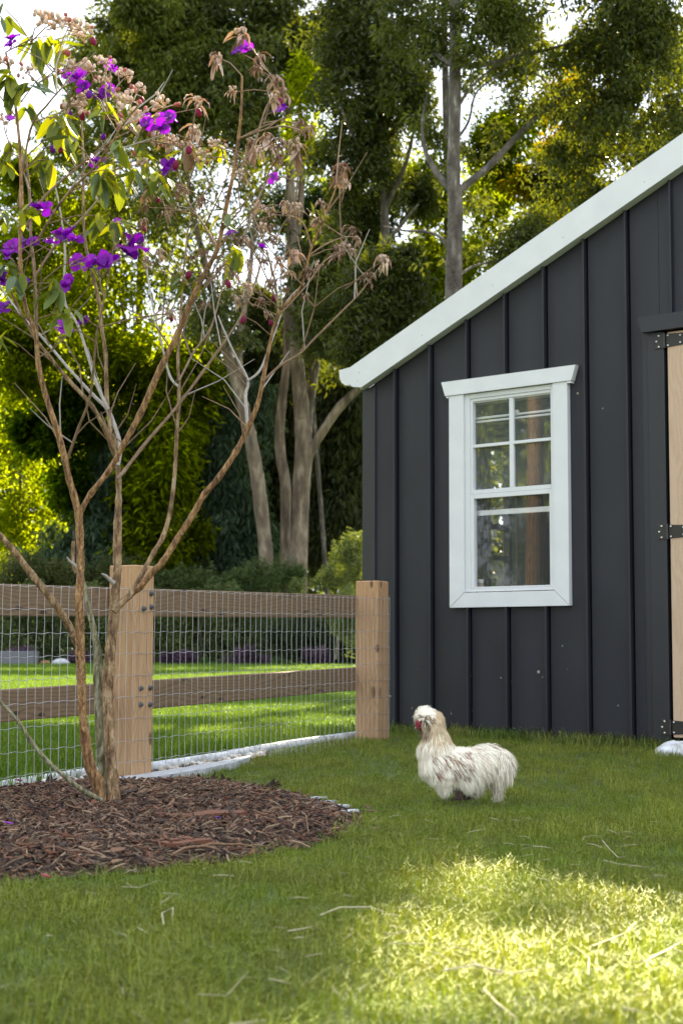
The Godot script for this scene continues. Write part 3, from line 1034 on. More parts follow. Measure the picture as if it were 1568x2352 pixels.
	# flat pale paving pieces edging the bed
	var edge := [[492, 1807, 0.5], [540, 1812, 0.36], [725, 1844, 0.62], [752, 1852, 0.7], [778, 1862, 0.8], [803, 1874, 0.95]]
	var which := ["flat edging stone at the left end of the back row of the bark bed", "flat edging stone at the back of the bark bed, right of the dark root", "pale edging stone where the right rim of the bark bed begins", "second pale edging stone along the right rim of the bark bed", "pale edging stone third along the right rim of the bed", "small edging stone at the right tip of the bark bed"]
	for q in edge:
		var p := gp(q[0], q[1])
		var m := MB.new()
		var o := PackedVector2Array()
		for i in 7:
			var a := TAU * i / 7.0 + rf(-0.2, 0.2)
			o.append(Vector2(cos(a) * rf(0.045, 0.062), sin(a) * rf(0.02, 0.032)))
		m.prism(o, 0.0, 0.03)
		tag(part("edging_stone", m.mesh(), M.concrete, self, Transform3D(Basis.from_euler(Vector3(-PI / 2 + rf(-0.05, 0.05), q[2], rf(-0.05, 0.05))), p + Vector3(rf(-0.012, 0.012), -0.010, rf(-0.012, 0.012)))), which[edge.find(q)], "edging stone", "stones edging the bark bed")
	# concrete strip and pebbles behind the trunk
	var sp := MB.new()
	var s1 := [[225, 1822], [275, 1811], [340, 1802], [420, 1789], [480, 1778], [540, 1764], [575, 1752]]
	var s2 := [[225, 1808], [275, 1799], [340, 1790], [420, 1777], [480, 1767], [540, 1755], [575, 1747]]
	for i in s1.size() - 1:
		var a := gp(s1[i][0], s1[i][1]) + Vector3(0, 0.028, 0)
		var e := gp(s1[i + 1][0], s1[i + 1][1]) + Vector3(0, 0.028, 0)
		var g := gp(s2[i][0], s2[i][1]) + Vector3(0, 0.028, 0)
		var h := gp(s2[i + 1][0], s2[i + 1][1]) + Vector3(0, 0.028, 0)
		var dn := Vector3(0, -0.06, 0)
		sp.face([a, e, h, g], Vector3.UP)
		sp.face([a, e, e + dn, a + dn], Vector3(0.9, 0, 0.5))
		sp.face([g, h, h + dn, g + dn], Vector3(-0.9, 0, -0.5))
	structure("mowing_strip", sp.mesh(), M.concrete)
	var gr := MB.new()
	var g1 := [[-200, 1856], [0, 1827], [120, 1812], [225, 1808], [275, 1799], [340, 1790], [420, 1777], [480, 1767], [540, 1755], [610, 1739]]
	var g2 := [[-200, 1841], [0, 1816], [120, 1797], [200, 1785], [250, 1779], [340, 1771], [430, 1759], [500, 1749], [560, 1738], [620, 1727]]
	var pb := []
	for i in g1.size() - 1:
		var a := gp(g1[i][0], g1[i][1]) + Vector3(0, 0.004, 0)
		var e := gp(g1[i + 1][0], g1[i + 1][1]) + Vector3(0, 0.004, 0)
		var g := gp(g2[i][0], g2[i][1]) + Vector3(0, 0.004, 0)
		var h := gp(g2[i + 1][0], g2[i + 1][1]) + Vector3(0, 0.004, 0)
		gr.face([a, e, h, g], Vector3.UP)
		for k in 42:
			pb.append(a.lerp(e, rng.randf()).lerp(g.lerp(h, rng.randf()), rng.randf()))
	var gravel := structure("gravel_strip", gr.mesh(), M.soil)
	var stones := []
	for k in 3:
		var m := MB.new()
		m.ball(Transform3D(Basis.from_scale(Vector3(1, [0.5, 0.62, 0.45][k], [0.7, 0.8, 0.62][k]))), 4, 6)
		stones.append(m.mesh())
	var sm := [paint(Color(0.50, 0.45, 0.38), 0.8), paint(Color(0.36, 0.32, 0.27), 0.8), paint(Color(0.62, 0.60, 0.56), 0.8), paint(Color(0.42, 0.34, 0.25), 0.8)]
	for i in mini(300, pb.size()):
		var p: Vector3 = pb[i * pb.size() / 300]
		part("pebble", stones[rng.randi() % 3], sm[rng.randi() % 4], gravel, Transform3D(Basis.from_euler(Vector3(rf(-0.4, 0.4), rf(0, TAU), rf(-0.4, 0.4))) * rf(0.009, 0.019), p + Vector3(0, 0.007, 0)))


# ---------- lawn ----------
func blade_clump(count: int, spread: float, tall: float, wide: float, lean: float, sd: int, straw := 0.07) -> ArrayMesh:
	var r := RandomNumberGenerator.new()
	r.seed = sd
	var mb := MB.new()
	for i in count:
		var a := r.randf() * TAU
		var b := Vector3(cos(a), 0, sin(a)) * spread * sqrt(r.randf())
		var f := r.randf() * TAU
		var d := Vector3(cos(f), 0, sin(f))
		var s := Vector3(-d.z, 0, d.x) * wide * r.randf_range(0.7, 1.2) * 0.5
		var h := tall * r.randf_range(0.5, 1.25)
		var ln := lean * r.randf_range(0.3, 1.5)
		var m := b + Vector3(0, h * 0.6, 0) + d * h * ln * 0.4
		var t := b + Vector3(0, h * (1.0 - 0.25 * ln), 0) + d * h * ln
		var k := r.randf_range(0.7, 1.3)
		mb.col = Color(1.0 * k, 1.0 * k, 1.0 * k)
		if r.randf() < straw:
			mb.col = Color(1.5, 1.05, 1.3)
		elif r.randf() < 0.25:
			mb.col = Color(1.25 * k, 1.05 * k, 0.8 * k)
		var up := (d * 0.8 + Vector3.UP * 0.6).normalized()
		var v0 := mb.add(b - s, up)
		var v1 := mb.add(b + s, up)
		var v2 := mb.add(m + s * 0.8, up)
		var v3 := mb.add(m - s * 0.8, up)
		var v4 := mb.add(t, up)
		mb.idx(v0, v1, v2)
		mb.idx(v0, v2, v3)
		mb.idx(v3, v2, v4)
	return mb.mesh()


func lawn() -> void:
	var hen_at := gp(1052, 1851)
	var k0 := gp(0, 1810)
	var k1 := gp(800, 1694)
	var kd := (Vector2(k1.x, k1.z) - Vector2(k0.x, k0.z)).normalized()
	var kn := Vector2(-kd.y, kd.x)                               # to the right of the kerb, towards the hen
	var wall0 := Vector2(0.145, -9.74)
	var wd := Vector2(0.7604, 0.6494)
	var patch := noise(0.9, 8, 3)
	var fine := noise(3.0, 81, 2)
	# the hen's lawn
	var near := [blade_clump(46, 0.05, 0.034, 0.0019, 0.95, 1), blade_clump(46, 0.05, 0.028, 0.0020, 1.2, 2), blade_clump(40, 0.055, 0.046, 0.0018, 0.9, 3, 0.12)]
	var xs := [[], [], []]
	var cs := [[], [], []]
	var z := -1.5
	while z > -10.3:
		var st := 0.040 + 0.0022 * (-z)
		var x := 0.24 * z - 0.9
		while x < -0.24 * z + 1.3:
			var p := Vector2(x + rf(-0.5, 0.5) * st, z + rf(-0.5, 0.5) * st)
			x += st
			if (p - Vector2(k0.x, k0.z)).dot(kn) < 0.10 and p.y > -9.3:
				continue
			if (p - Vector2(k0.x, k0.z)).dot(kn) < 0.0:
				continue
			if (p - wall0).dot(wd.orthogonal()) > -0.02 and (p - wall0).dot(wd) > -0.1:
				continue
			if pow((p.x - hen_at.x + 0.005) / 0.06, 2) + pow((p.y - hen_at.z - 0.06) / 0.11, 2) < 1.0 and rng.randf() < 0.85:
				continue
			if Geometry2D.is_point_in_polygon(p, bed):
				continue
			var onstrip := (p - Vector2(k0.x, k0.z)).dot(kn)
			if onstrip < 0.52 - 0.17 * maxf(0.0, (p - Vector2(k0.x, k0.z)).dot(kd)) and p.y < -6.0:
				continue
			var v := patch.get_noise_2d(p.x * 1.6, p.y * 1.1)
			var k := 2 if rng.randf() < 0.18 + 0.3 * v else rng.randi() % 2
			var sc := rf(0.75, 1.25) * (1.0 + 0.35 * v) * (0.85 if p.y < -6.0 else 1.0)
			xs[k].append(Transform3D(Basis.from_euler(Vector3(rf(-0.2, 0.2), rf(0, TAU), rf(-0.2, 0.2))) * sc, Vector3(p.x, lift(p.y) - 0.003, p.y)))
			var c := Color(0.235, 0.325, 0.048).lerp(Color(0.36, 0.395, 0.085), clampf(0.45 + 0.7 * v + rf(-0.35, 0.35), 0, 1))
			cs[k].append(c.lerp(Color(0.20, 0.20, 0.08), clampf(fine.get_noise_2d(p.x, p.y) * 0.7, 0, 0.5)))
		z -= st
	for i in 210:
		var u := rf(0.0, 2.6)
		var o := rf(0.01, 0.07)
		var w := Vector3(wall0.x + wd.x * u - wd.y * (o + 0.03), 0, wall0.y + wd.y * u + wd.x * (o + 0.03))
		xs[2].append(Transform3D(Basis.from_euler(Vector3(rf(-0.2, 0.2), rf(0, TAU), rf(-0.2, 0.2))) * Vector3.ONE.x * rf(0.9, 1.9), Vector3(w.x, lift(w.z) - 0.004, w.z)))
		cs[2].append(Color(0.12, 0.21, 0.04).lerp(Color(0.30, 0.31, 0.10), rng.randf()))
	for k in 3:
		var s := scatter("lawn_grass", near[k], M.blade, xs[k], cs[k], self)
		tag(s, ["short green grass of the lawn around the hen", "low spreading grass of the lawn around the hen", "longer tufts of grass in the lawn around the hen"][k], "grass")
	# the smooth lawn behind the fence
	var far := blade_clump(36, 0.075, 0.05, 0.0045, 0.5, 4, 0.02)
	var fx := []
	var fc := []
	z = -5.6
	while z > -38.0:
		var st := 0.052 + 0.0052 * (-z - 5.6)
		var x := 0.245 * z - 1.2
		while x < 1.6 + 0.06 * -z:
			var p := Vector2(x + rf(-0.5, 0.5) * st, z + rf(-0.5, 0.5) * st)
			x += st
			if (p - Vector2(k0.x, k0.z)).dot(kn) > -0.04:
				continue
			if (p - wall0).dot(wd.orthogonal()) > -0.02 and (p - wall0).dot(wd) > -0.05:
				continue
			var sc := rf(0.8, 1.2) * (1.0 + 0.012 * (-z - 6.0)) * (1.25 if (p - Vector2(k0.x, k0.z)).dot(kn) > -0.35 else 0.9)
			fx.append(Transform3D(Basis.from_euler(Vector3(rf(-0.1, 0.1), rf(0, TAU), rf(-0.1, 0.1))) * sc, Vector3(p.x, lift(p.y) - 0.004, p.y)))
			fc.append(Color(0.155, 0.275, 0.035).lerp(Color(0.20, 0.30, 0.045), clampf(0.5 + 0.6 * patch.get_noise_2d(p.x, p.y * 0.5) + rf(-0.3, 0.3), 0, 1)))
		z -= st
	tag(scatter("lawn_grass", far, M.blade, fx, fc, self), "even bright green mown grass of the lawn behind the wire fence", "grass")


# ---------- trees behind ----------
func background_trees() -> void:
	var broad := leaf_cluster(18, 0.46, 0.17, 0.5, 101)
	var droop := leaf_cluster(18, 0.55, 0.13, 1.3, 102)
	var dk := Color(0.055, 0.073, 0.023)
	var md := Color(0.12, 0.152, 0.030)
	var lt := Color(0.22, 0.27, 0.045)
	var yl := Color(0.42, 0.50, 0.05)
	var cool := Color(0.05, 0.085, 0.048)

	# the tall one behind the shed roof
	var t := thing("tall_tree", "tall straight grey trunked tree rising behind the white barge board", "tree", Vector3(1.27, 0.1, -18.0))
	t.position = Vector3.ZERO
	limb(t, "trunk", M.bark_dark, 18.0, [[1036, 1480, 48], [1040, 1100, 44], [1041, 700, 40], [1042, 600, 39], [1046, 480, 36], [1041, 400, 31], [1044, 250, 29], [1044, 100, 27], [1046, -80, 24], [1060, -260, 18], [1090, -500, 10]], 12)
	for l in [[[1048, 445, 20], [1075, 420, 18], [1118, 385, 17], [1180, 320, 16], [1250, 250, 14], [1320, 190, 12], [1400, 150, 8], [1480, 110, 4]], [[1038, 440, 18], [1012, 410, 16], [992, 380, 14], [975, 340, 11], [970, 280, 7], [985, 200, 4]], [[1036, 580, 9], [1010, 545, 8], [975, 532, 7], [930, 530, 5], [880, 520, 3]], [[1040, 150, 12], [1005, 128, 11], [960, 95, 9], [915, 60, 7], [860, 20, 4]], [[1048, 160, 13], [1075, 110, 12], [1092, 60, 11], [1105, 0, 9], [1130, -100, 5]], [[1050, 150, 12], [1110, 150, 11], [1180, 130, 10], [1290, 105, 8], [1400, 60, 5], [1500, 20, 3]], [[1046, 260, 8], [1070, 215, 7], [1120, 165, 5], [1200, 120, 3]], [[1040, 330, 8], [1075, 280, 7], [1095, 210, 5], [1160, 165, 3]], [[1044, 640, 8], [1090, 610, 6], [1150, 600, 4]]]:
		limb(t, "branch", M.bark_dark, 18.0, l, 7, rf(-1.2, 1.2))
	foliage("crown", t, [[1130, 40, 150, 100, 17.6, 190], [1300, 60, 150, 110, 18.4, 280], [1470, 60, 150, 120, 18.0, 280], [1420, 240, 190, 130, 18.6, 340], [1290, 330, 110, 120, 19.0, 150], [1190, 420, 130, 110, 19.0, 150], [1120, 290, 90, 120, 18.6, 70], [1170, 560, 130, 80, 18.8, 170], [1400, 420, 130, 90, 19.0, 150], [960, 60, 110, 90, 18.3, 110], [1000, 360, 60, 110, 19.2, 40]], broad, M.leaf, dk, md.lerp(lt, 0.35), 0.25)
	foliage("upper_crown", t, [[1290, -380, 430, 410, 18.5, 3600], [930, -320, 220, 220, 18.5, 900]], broad, M.leaf, dk, md, 0.34)
	# dark drooping one left of it
	t = thing("drooping_tree", "dark tree with hanging leafy boughs left of the roof tree", "tree")
	limb(t, "trunk", M.bark_dark, 25.0, [[905, 1420, 30], [900, 1000, 26], [890, 700, 23], [880, 420, 18], [870, 200, 14], [860, 0, 9], [850, -260, 4]], 9)
	for l in [[[890, 700, 12], [845, 620, 10], [800, 560, 8], [770, 500, 4]], [[885, 480, 12], [930, 380, 10], [950, 300, 7], [965, 250, 3]], [[880, 420, 10], [820, 330, 8], [780, 240, 4]], [[905, 600, 12], [890, 560, 10], [935, 500, 8], [960, 470, 4]]]:
		limb(t, "branch", M.bark_dark, 25.0, l, 6, rf(-1, 1))
	foliage("crown", t, [[860, 120, 120, 170, 25.0, 420], [830, 320, 110, 190, 25.0, 440], [930, 210, 70, 130, 24.5, 120], [800, 60, 110, 110, 26.0, 180], [830, 520, 90, 80, 25.5, 150], [950, 440, 70, 90, 26.0, 100], [900, -210, 300, 200, 25.0, 900]], broad, M.leaf, dk * 0.9, md * 0.9, 0.36)
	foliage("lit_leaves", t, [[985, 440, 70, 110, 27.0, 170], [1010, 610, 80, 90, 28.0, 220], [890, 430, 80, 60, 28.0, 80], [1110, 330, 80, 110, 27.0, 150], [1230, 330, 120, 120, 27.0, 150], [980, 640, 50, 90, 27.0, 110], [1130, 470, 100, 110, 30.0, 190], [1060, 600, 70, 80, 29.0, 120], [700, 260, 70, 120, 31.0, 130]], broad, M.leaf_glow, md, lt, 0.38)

	# the twin trunks by the shed corner
	t = thing("forked_tree", "thick pale trunked tree forking three ways beside the shed corner", "tree")
	limb(t, "trunk", M.bark_grey, 39.0, [[683, 1480, 46], [683, 1330, 45], [689, 1200, 41], [692, 1110, 42], [698, 1040, 44], [694, 960, 38], [688, 890, 34], [681, 820, 32], [676, 740, 30], [674, 640, 27], [668, 480, 24], [664, 330, 20], [660, 120, 15], [656, -80, 9]], 12)
	limb(t, "trunk", M.bark_grey, 39.6, [[655, 1480, 28], [655, 1290, 27], [656, 1200, 24], [655, 1110, 27], [645, 1050, 25], [642, 980, 23], [650, 900, 22], [658, 830, 18], [661, 700, 16], [690, 480, 15], [690, 300, 13], [684, 140, 10], [680, -40, 6]], 10)
	limb(t, "limb", M.bark_grey, 39.0, [[700, 1075, 22], [718, 1030, 22], [745, 985, 21], [780, 935, 22], [820, 895, 19], [860, 855, 15], [900, 800, 10]], 10, -1.0)
	limb(t, "limb", M.bark_dark, 39.3, [[703, 1010, 22], [712, 930, 20], [722, 860, 18], [732, 800, 16], [745, 720, 12]], 8)
	limb(t, "stub", M.bark_grey, 38.8, [[692, 960, 12], [700, 905, 11], [703, 880, 9]], 7)
	foliage("crown", t, [[640, 120, 110, 130, 39.0, 250], [720, 60, 110, 120, 38.0, 250], [600, 330, 70, 110, 40.0, 130], [770, 640, 100, 120, 38.0, 560], [800, 780, 100, 90, 38.0, 500], [690, 700, 60, 120, 41.0, 300], [660, -150, 330, 130, 39.0, 1100]], broad, M.leaf, dk, md, 0.58)
	# leaning one
	t = thing("leaning_tree", "pale mottled trunk leaning left behind the hedge and forking high up", "tree")
	limb(t, "trunk", M.bark_grey, 38.0, [[618, 1480, 36], [612, 1290, 35], [601, 1180, 33], [590, 1090, 33], [574, 1000, 31], [556, 925, 29], [536, 855, 26], [520, 800, 22], [500, 720, 19], [480, 640, 16], [455, 540, 13], [430, 400, 10], [400, 200, 6]], 12)
	limb(t, "limb", M.bark_grey, 38.0, [[556, 930, 20], [552, 870, 19], [548, 800, 17], [560, 720, 14], [575, 620, 11], [585, 480, 7]], 9)
	foliage("crown", t, [[470, 470, 150, 120, 38.0, 300], [430, 250, 140, 140, 38.0, 330], [560, 210, 110, 130, 37.0, 300], [480, 60, 170, 100, 38.0, 340], [540, 520, 90, 100, 40.0, 150], [500, 620, 130, 110, 42.0, 340], [640, 430, 90, 130, 42.0, 260], [600, 690, 100, 90, 43.0, 280], [420, 560, 100, 100, 43.0, 240], [560, 300, 110, 120, 42.5, 200], [330, 480, 90, 110, 40.0, 120], [460, -130, 300, 110, 38.0, 600]], broad, M.leaf, dk, md.lerp(lt, 0.25), 0.54)
	# thin trunks at upper left
	t = thing("slender_tree", "slender grey tree with thin branching trunk high at upper left", "tree")
	limb(t, "trunk", M.bark_grey, 43.0, [[300, 1440, 24], [310, 1100, 21], [318, 800, 18], [326, 500, 15], [334, 300, 13], [334, 170, 11], [328, 110, 9], [340, 40, 6], [345, -60, 3]], 8)
	for l in [[[335, 190, 9], [315, 130, 7], [290, 90, 5], [270, 40, 3]], [[334, 260, 9], [372, 330, 8], [395, 390, 5]], [[338, 140, 7], [352, 100, 5], [350, 40, 3]], [[334, 210, 8], [380, 140, 6], [420, 60, 3]], [[336, 160, 6], [300, 150, 5], [260, 175, 3]]]:
		limb(t, "branch", M.bark_grey, 43.0, l, 6, rf(-1, 1))
	foliage("crown", t, [[250, 210, 120, 120, 41.0, 300], [330, 400, 150, 120, 42.0, 320], [180, 330, 90, 90, 41.0, 130], [300, 90, 110, 80, 40.0, 240], [440, 290, 90, 110, 41.0, 220], [380, 60, 110, 70, 37.5, 360], [300, 160, 80, 90, 38.5, 170], [420, 170, 90, 90, 37.5, 280], [360, 300, 90, 80, 38.5, 200], [310, 20, 90, 40, 36.5, 160], [250, 330, 70, 80, 38.5, 150], [230, 450, 120, 110, 40.5, 240], [340, 560, 130, 100, 41.5, 260], [150, 250, 70, 60, 39.5, 50], [420, 400, 90, 110, 41.5, 200], [380, -120, 200, 90, 37.5, 240]], broad, M.leaf, md * 0.7, lt * 0.9, 0.5)
	# pale trunk at far left
	t = thing("pale_tree", "pale trunked tree leaning right at the far left edge among yellow leaves", "tree")
	limb(t, "trunk", M.bark_grey, 42.0, [[24, 1480, 28], [30, 1330, 26], [34, 1230, 23], [44, 1120, 21], [64, 980, 19], [86, 860, 17], [102, 740, 15], [110, 650, 13], [112, 520, 10], [104, 380, 6]], 9)
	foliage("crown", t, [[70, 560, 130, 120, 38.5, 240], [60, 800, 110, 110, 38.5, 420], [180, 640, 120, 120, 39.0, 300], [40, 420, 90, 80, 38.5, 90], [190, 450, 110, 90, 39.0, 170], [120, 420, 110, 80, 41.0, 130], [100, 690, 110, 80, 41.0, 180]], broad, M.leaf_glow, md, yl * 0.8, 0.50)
	# sunlit and shaded masses of understorey, left to right
	var under := [
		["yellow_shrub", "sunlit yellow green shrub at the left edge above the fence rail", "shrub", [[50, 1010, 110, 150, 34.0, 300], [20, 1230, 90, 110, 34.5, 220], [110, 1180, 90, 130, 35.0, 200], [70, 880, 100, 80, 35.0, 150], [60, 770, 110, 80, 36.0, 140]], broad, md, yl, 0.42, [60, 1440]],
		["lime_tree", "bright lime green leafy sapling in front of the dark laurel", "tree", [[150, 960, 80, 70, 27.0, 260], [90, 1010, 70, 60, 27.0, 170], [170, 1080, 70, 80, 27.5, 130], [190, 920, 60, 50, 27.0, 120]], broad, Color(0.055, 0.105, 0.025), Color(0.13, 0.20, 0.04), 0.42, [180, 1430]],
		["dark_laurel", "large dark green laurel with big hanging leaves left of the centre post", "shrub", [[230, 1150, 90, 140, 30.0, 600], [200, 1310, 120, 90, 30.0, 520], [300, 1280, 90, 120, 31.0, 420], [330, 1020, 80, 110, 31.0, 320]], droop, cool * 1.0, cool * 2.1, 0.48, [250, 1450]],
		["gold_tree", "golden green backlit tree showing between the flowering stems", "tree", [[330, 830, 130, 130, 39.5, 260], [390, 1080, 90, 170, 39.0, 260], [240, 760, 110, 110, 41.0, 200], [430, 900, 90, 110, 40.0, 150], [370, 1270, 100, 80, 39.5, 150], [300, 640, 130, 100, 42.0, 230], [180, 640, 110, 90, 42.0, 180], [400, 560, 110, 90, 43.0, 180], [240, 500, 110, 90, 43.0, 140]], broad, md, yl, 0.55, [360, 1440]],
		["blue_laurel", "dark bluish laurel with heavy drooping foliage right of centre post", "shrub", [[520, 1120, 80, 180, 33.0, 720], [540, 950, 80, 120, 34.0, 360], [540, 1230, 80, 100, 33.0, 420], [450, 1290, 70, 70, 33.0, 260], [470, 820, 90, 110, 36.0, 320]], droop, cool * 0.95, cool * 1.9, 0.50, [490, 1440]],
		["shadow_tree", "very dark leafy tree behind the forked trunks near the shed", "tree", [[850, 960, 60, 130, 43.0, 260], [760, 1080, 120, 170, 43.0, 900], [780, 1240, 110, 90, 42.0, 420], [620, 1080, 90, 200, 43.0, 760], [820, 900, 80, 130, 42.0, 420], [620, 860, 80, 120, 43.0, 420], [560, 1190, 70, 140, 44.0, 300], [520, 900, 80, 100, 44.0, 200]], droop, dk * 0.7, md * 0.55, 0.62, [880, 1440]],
		["round_bush", "mid green rounded tree behind the dry flower heads", "tree", [[690, 540, 90, 100, 34.0, 520], [770, 480, 70, 70, 34.0, 260], [720, 660, 80, 70, 34.0, 260], [630, 480, 60, 80, 34.0, 170]], broad, Color(0.03, 0.06, 0.018), Color(0.07, 0.12, 0.03), 0.40, [760, 1440]],
		["glossy_tree", "dark glossy leaved tree just left of the gutter end", "tree", [[880, 680, 90, 90, 22.0, 360], [850, 790, 80, 80, 22.0, 320], [920, 620, 60, 80, 22.0, 200], [800, 710, 80, 60, 22.5, 220]], broad, dk, md * 0.8, 0.30, [940, 1440]],
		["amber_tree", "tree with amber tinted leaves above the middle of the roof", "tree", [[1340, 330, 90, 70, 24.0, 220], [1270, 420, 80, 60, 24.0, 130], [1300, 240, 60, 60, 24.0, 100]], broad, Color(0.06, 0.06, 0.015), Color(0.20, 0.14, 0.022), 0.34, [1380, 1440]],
		["roof_side_tree", "green backlit tree behind the right end of the roof", "tree", [[1480, 330, 120, 110, 29.0, 190], [1300, 480, 120, 90, 29.0, 150], [1530, 150, 110, 110, 29.0, 160], [1190, 600, 110, 60, 30.0, 130], [1350, 90, 150, 100, 30.0, 120], [1130, 150, 120, 110, 30.0, 90]], broad, dk * 1.2, lt * 0.8, 0.42, [1520, 1440]],
	]
	for u in under:
		t = thing(u[0], u[1], u[2])
		for bl in u[3]:
			if bl[4] < 37.5 and u[8][0] < 850:
				bl[4] = 38.0 + (bl[4] - 22.0) * 0.25
		var top: Array = u[3][0]
		limb(t, "trunk", M.bark_dark, top[4] + 0.3, [[u[8][0], u[8][1] + 30, 16 * 34.0 / top[4]], [lerpf(u[8][0], top[0], 0.5) + rf(-12, 12), lerpf(u[8][1], top[1], 0.5), 12 * 34.0 / top[4]], [top[0], top[1], 6 * 34.0 / top[4]]], 7)
		for b in u[3].slice(1):
			limb(t, "branch", M.bark_dark, top[4] + 0.3, [[lerpf(u[8][0], top[0], 0.6), lerpf(u[8][1], top[1], 0.6), 9 * 34.0 / top[4]], [lerpf(top[0], b[0], 0.6) + rf(-10, 10), lerpf(top[1], b[1], 0.6), 6 * 34.0 / top[4]], [b[0], b[1], 3]], 5, b[4] - top[4])
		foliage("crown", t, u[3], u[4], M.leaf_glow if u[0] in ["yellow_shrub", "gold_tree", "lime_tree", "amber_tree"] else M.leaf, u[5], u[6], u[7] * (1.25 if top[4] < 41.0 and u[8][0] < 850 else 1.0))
	# mottled stem low behind the hedge
	t = thing("mottled_tree", "mottled grey stem standing low behind the hedge left of leaning trunk", "tree")
	limb(t, "trunk", M.bark_grey, 42.5, [[470, 1480, 18], [471, 1330, 17], [472, 1250, 14], [476, 1120, 12], [470, 980, 9], [480, 820, 5]], 8)
	foliage("crown", t, [[500, 740, 80, 90, 37.0, 260], [440, 680, 80, 80, 38.0, 200]], broad, M.leaf, dk, md, 0.5)
	t = thing("shade_tree", "tall thin trunked tree behind the drooping tree, its crown above the picture", "tree")
	limb(t, "trunk", M.bark_dark, 27.0, [[1040, 1480, 26], [1036, 1000, 24], [1028, 500, 20], [1020, 0, 15], [1024, -400, 6]], 8)
	foliage("crown", t, [[1020, -200, 300, 190, 27.0, 1900]], broad, M.leaf, dk, md, 0.4)
	# a far wood closing the view
	var fx := []
	var fc := []
	for i in 7200:
		var w := Vector3(rf(-32, 30), 0, rf(-74, -58))
		w.y = pow(rng.randf(), 1.3 if w.x > 2.0 else 0.85) * ((9.5 if w.x > 2.0 else 13.0) + 3.0 * sin(w.x * 0.35) + 2.5 * sin(w.x * 1.1 + 2.0))
		fx.append(Transform3D(Basis.from_euler(Vector3(rf(-0.4, 0.4), rf(0, TAU), rf(-0.4, 0.4))) * rf(0.9, 1.5), w))
		fc.append(dk.lerp(lt if w.x < 1.0 else md, rng.randf()))
	tag(scatter("far_wood", broad, M.leaf, fx, fc, self), "far green wood closing the view behind the garden trees", "wood")
	# trees on the left of the garden, seen mirrored in the window
	for q in [[Vector3(-10.5, 0, -5.2), 4.0, 4.2, 2.4, "sunlit tree left of the garden, mirrored in the left window panes"], [Vector3(-8.0, 0, -6.35), 7.4, 2.4, 2.2, "tall bare trunked tree left of the garden, mirrored in the right window panes"], [Vector3(-13.5, 0, -8.0), 4.2, 4.2, 3.0, "dark leafy tree far left of the lawn, behind the other mirrored trees"]]:
		var p: Vector3 = q[0]
		t = thing("garden_tree", q[4], "tree")
		var mb := MB.new()
		mb.tube([p + Vector3(0, -0.2, 0), p + Vector3(0.1, 2, 0), p + Vector3(-0.15, 4.5, 0.1), p + Vector3(0, 8, 0)], [0.15, 0.11, 0.09, 0.06], 10)
		mb.tube([p + Vector3(0.0, 1.2, 0), p + Vector3(0.1, 2.6, 0.4), p + Vector3(-0.1, 4.4, 0.5), p + Vector3(0.3, 7, 0.7)], [0.08, 0.065, 0.05, 0.03], 9)
		part("trunk", mb.mesh(), M.bark_tan, t)
		var xs := []
		var cs := []
		for j in 140:
			var dir := Vector3(rng.randfn(), rng.randfn(), rng.randfn()).normalized() * pow(rng.randf(), 0.4)
			var cc := p + Vector3(0, q[1], 0) + dir * Vector3(q[3], q[2], q[3])
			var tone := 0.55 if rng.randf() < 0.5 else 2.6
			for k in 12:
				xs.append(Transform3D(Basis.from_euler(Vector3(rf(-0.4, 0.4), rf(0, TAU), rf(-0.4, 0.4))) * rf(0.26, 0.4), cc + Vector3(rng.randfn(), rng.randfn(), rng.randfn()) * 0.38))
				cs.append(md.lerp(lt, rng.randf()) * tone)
		scatter("crown", broad, M.leaf, xs, cs, t)


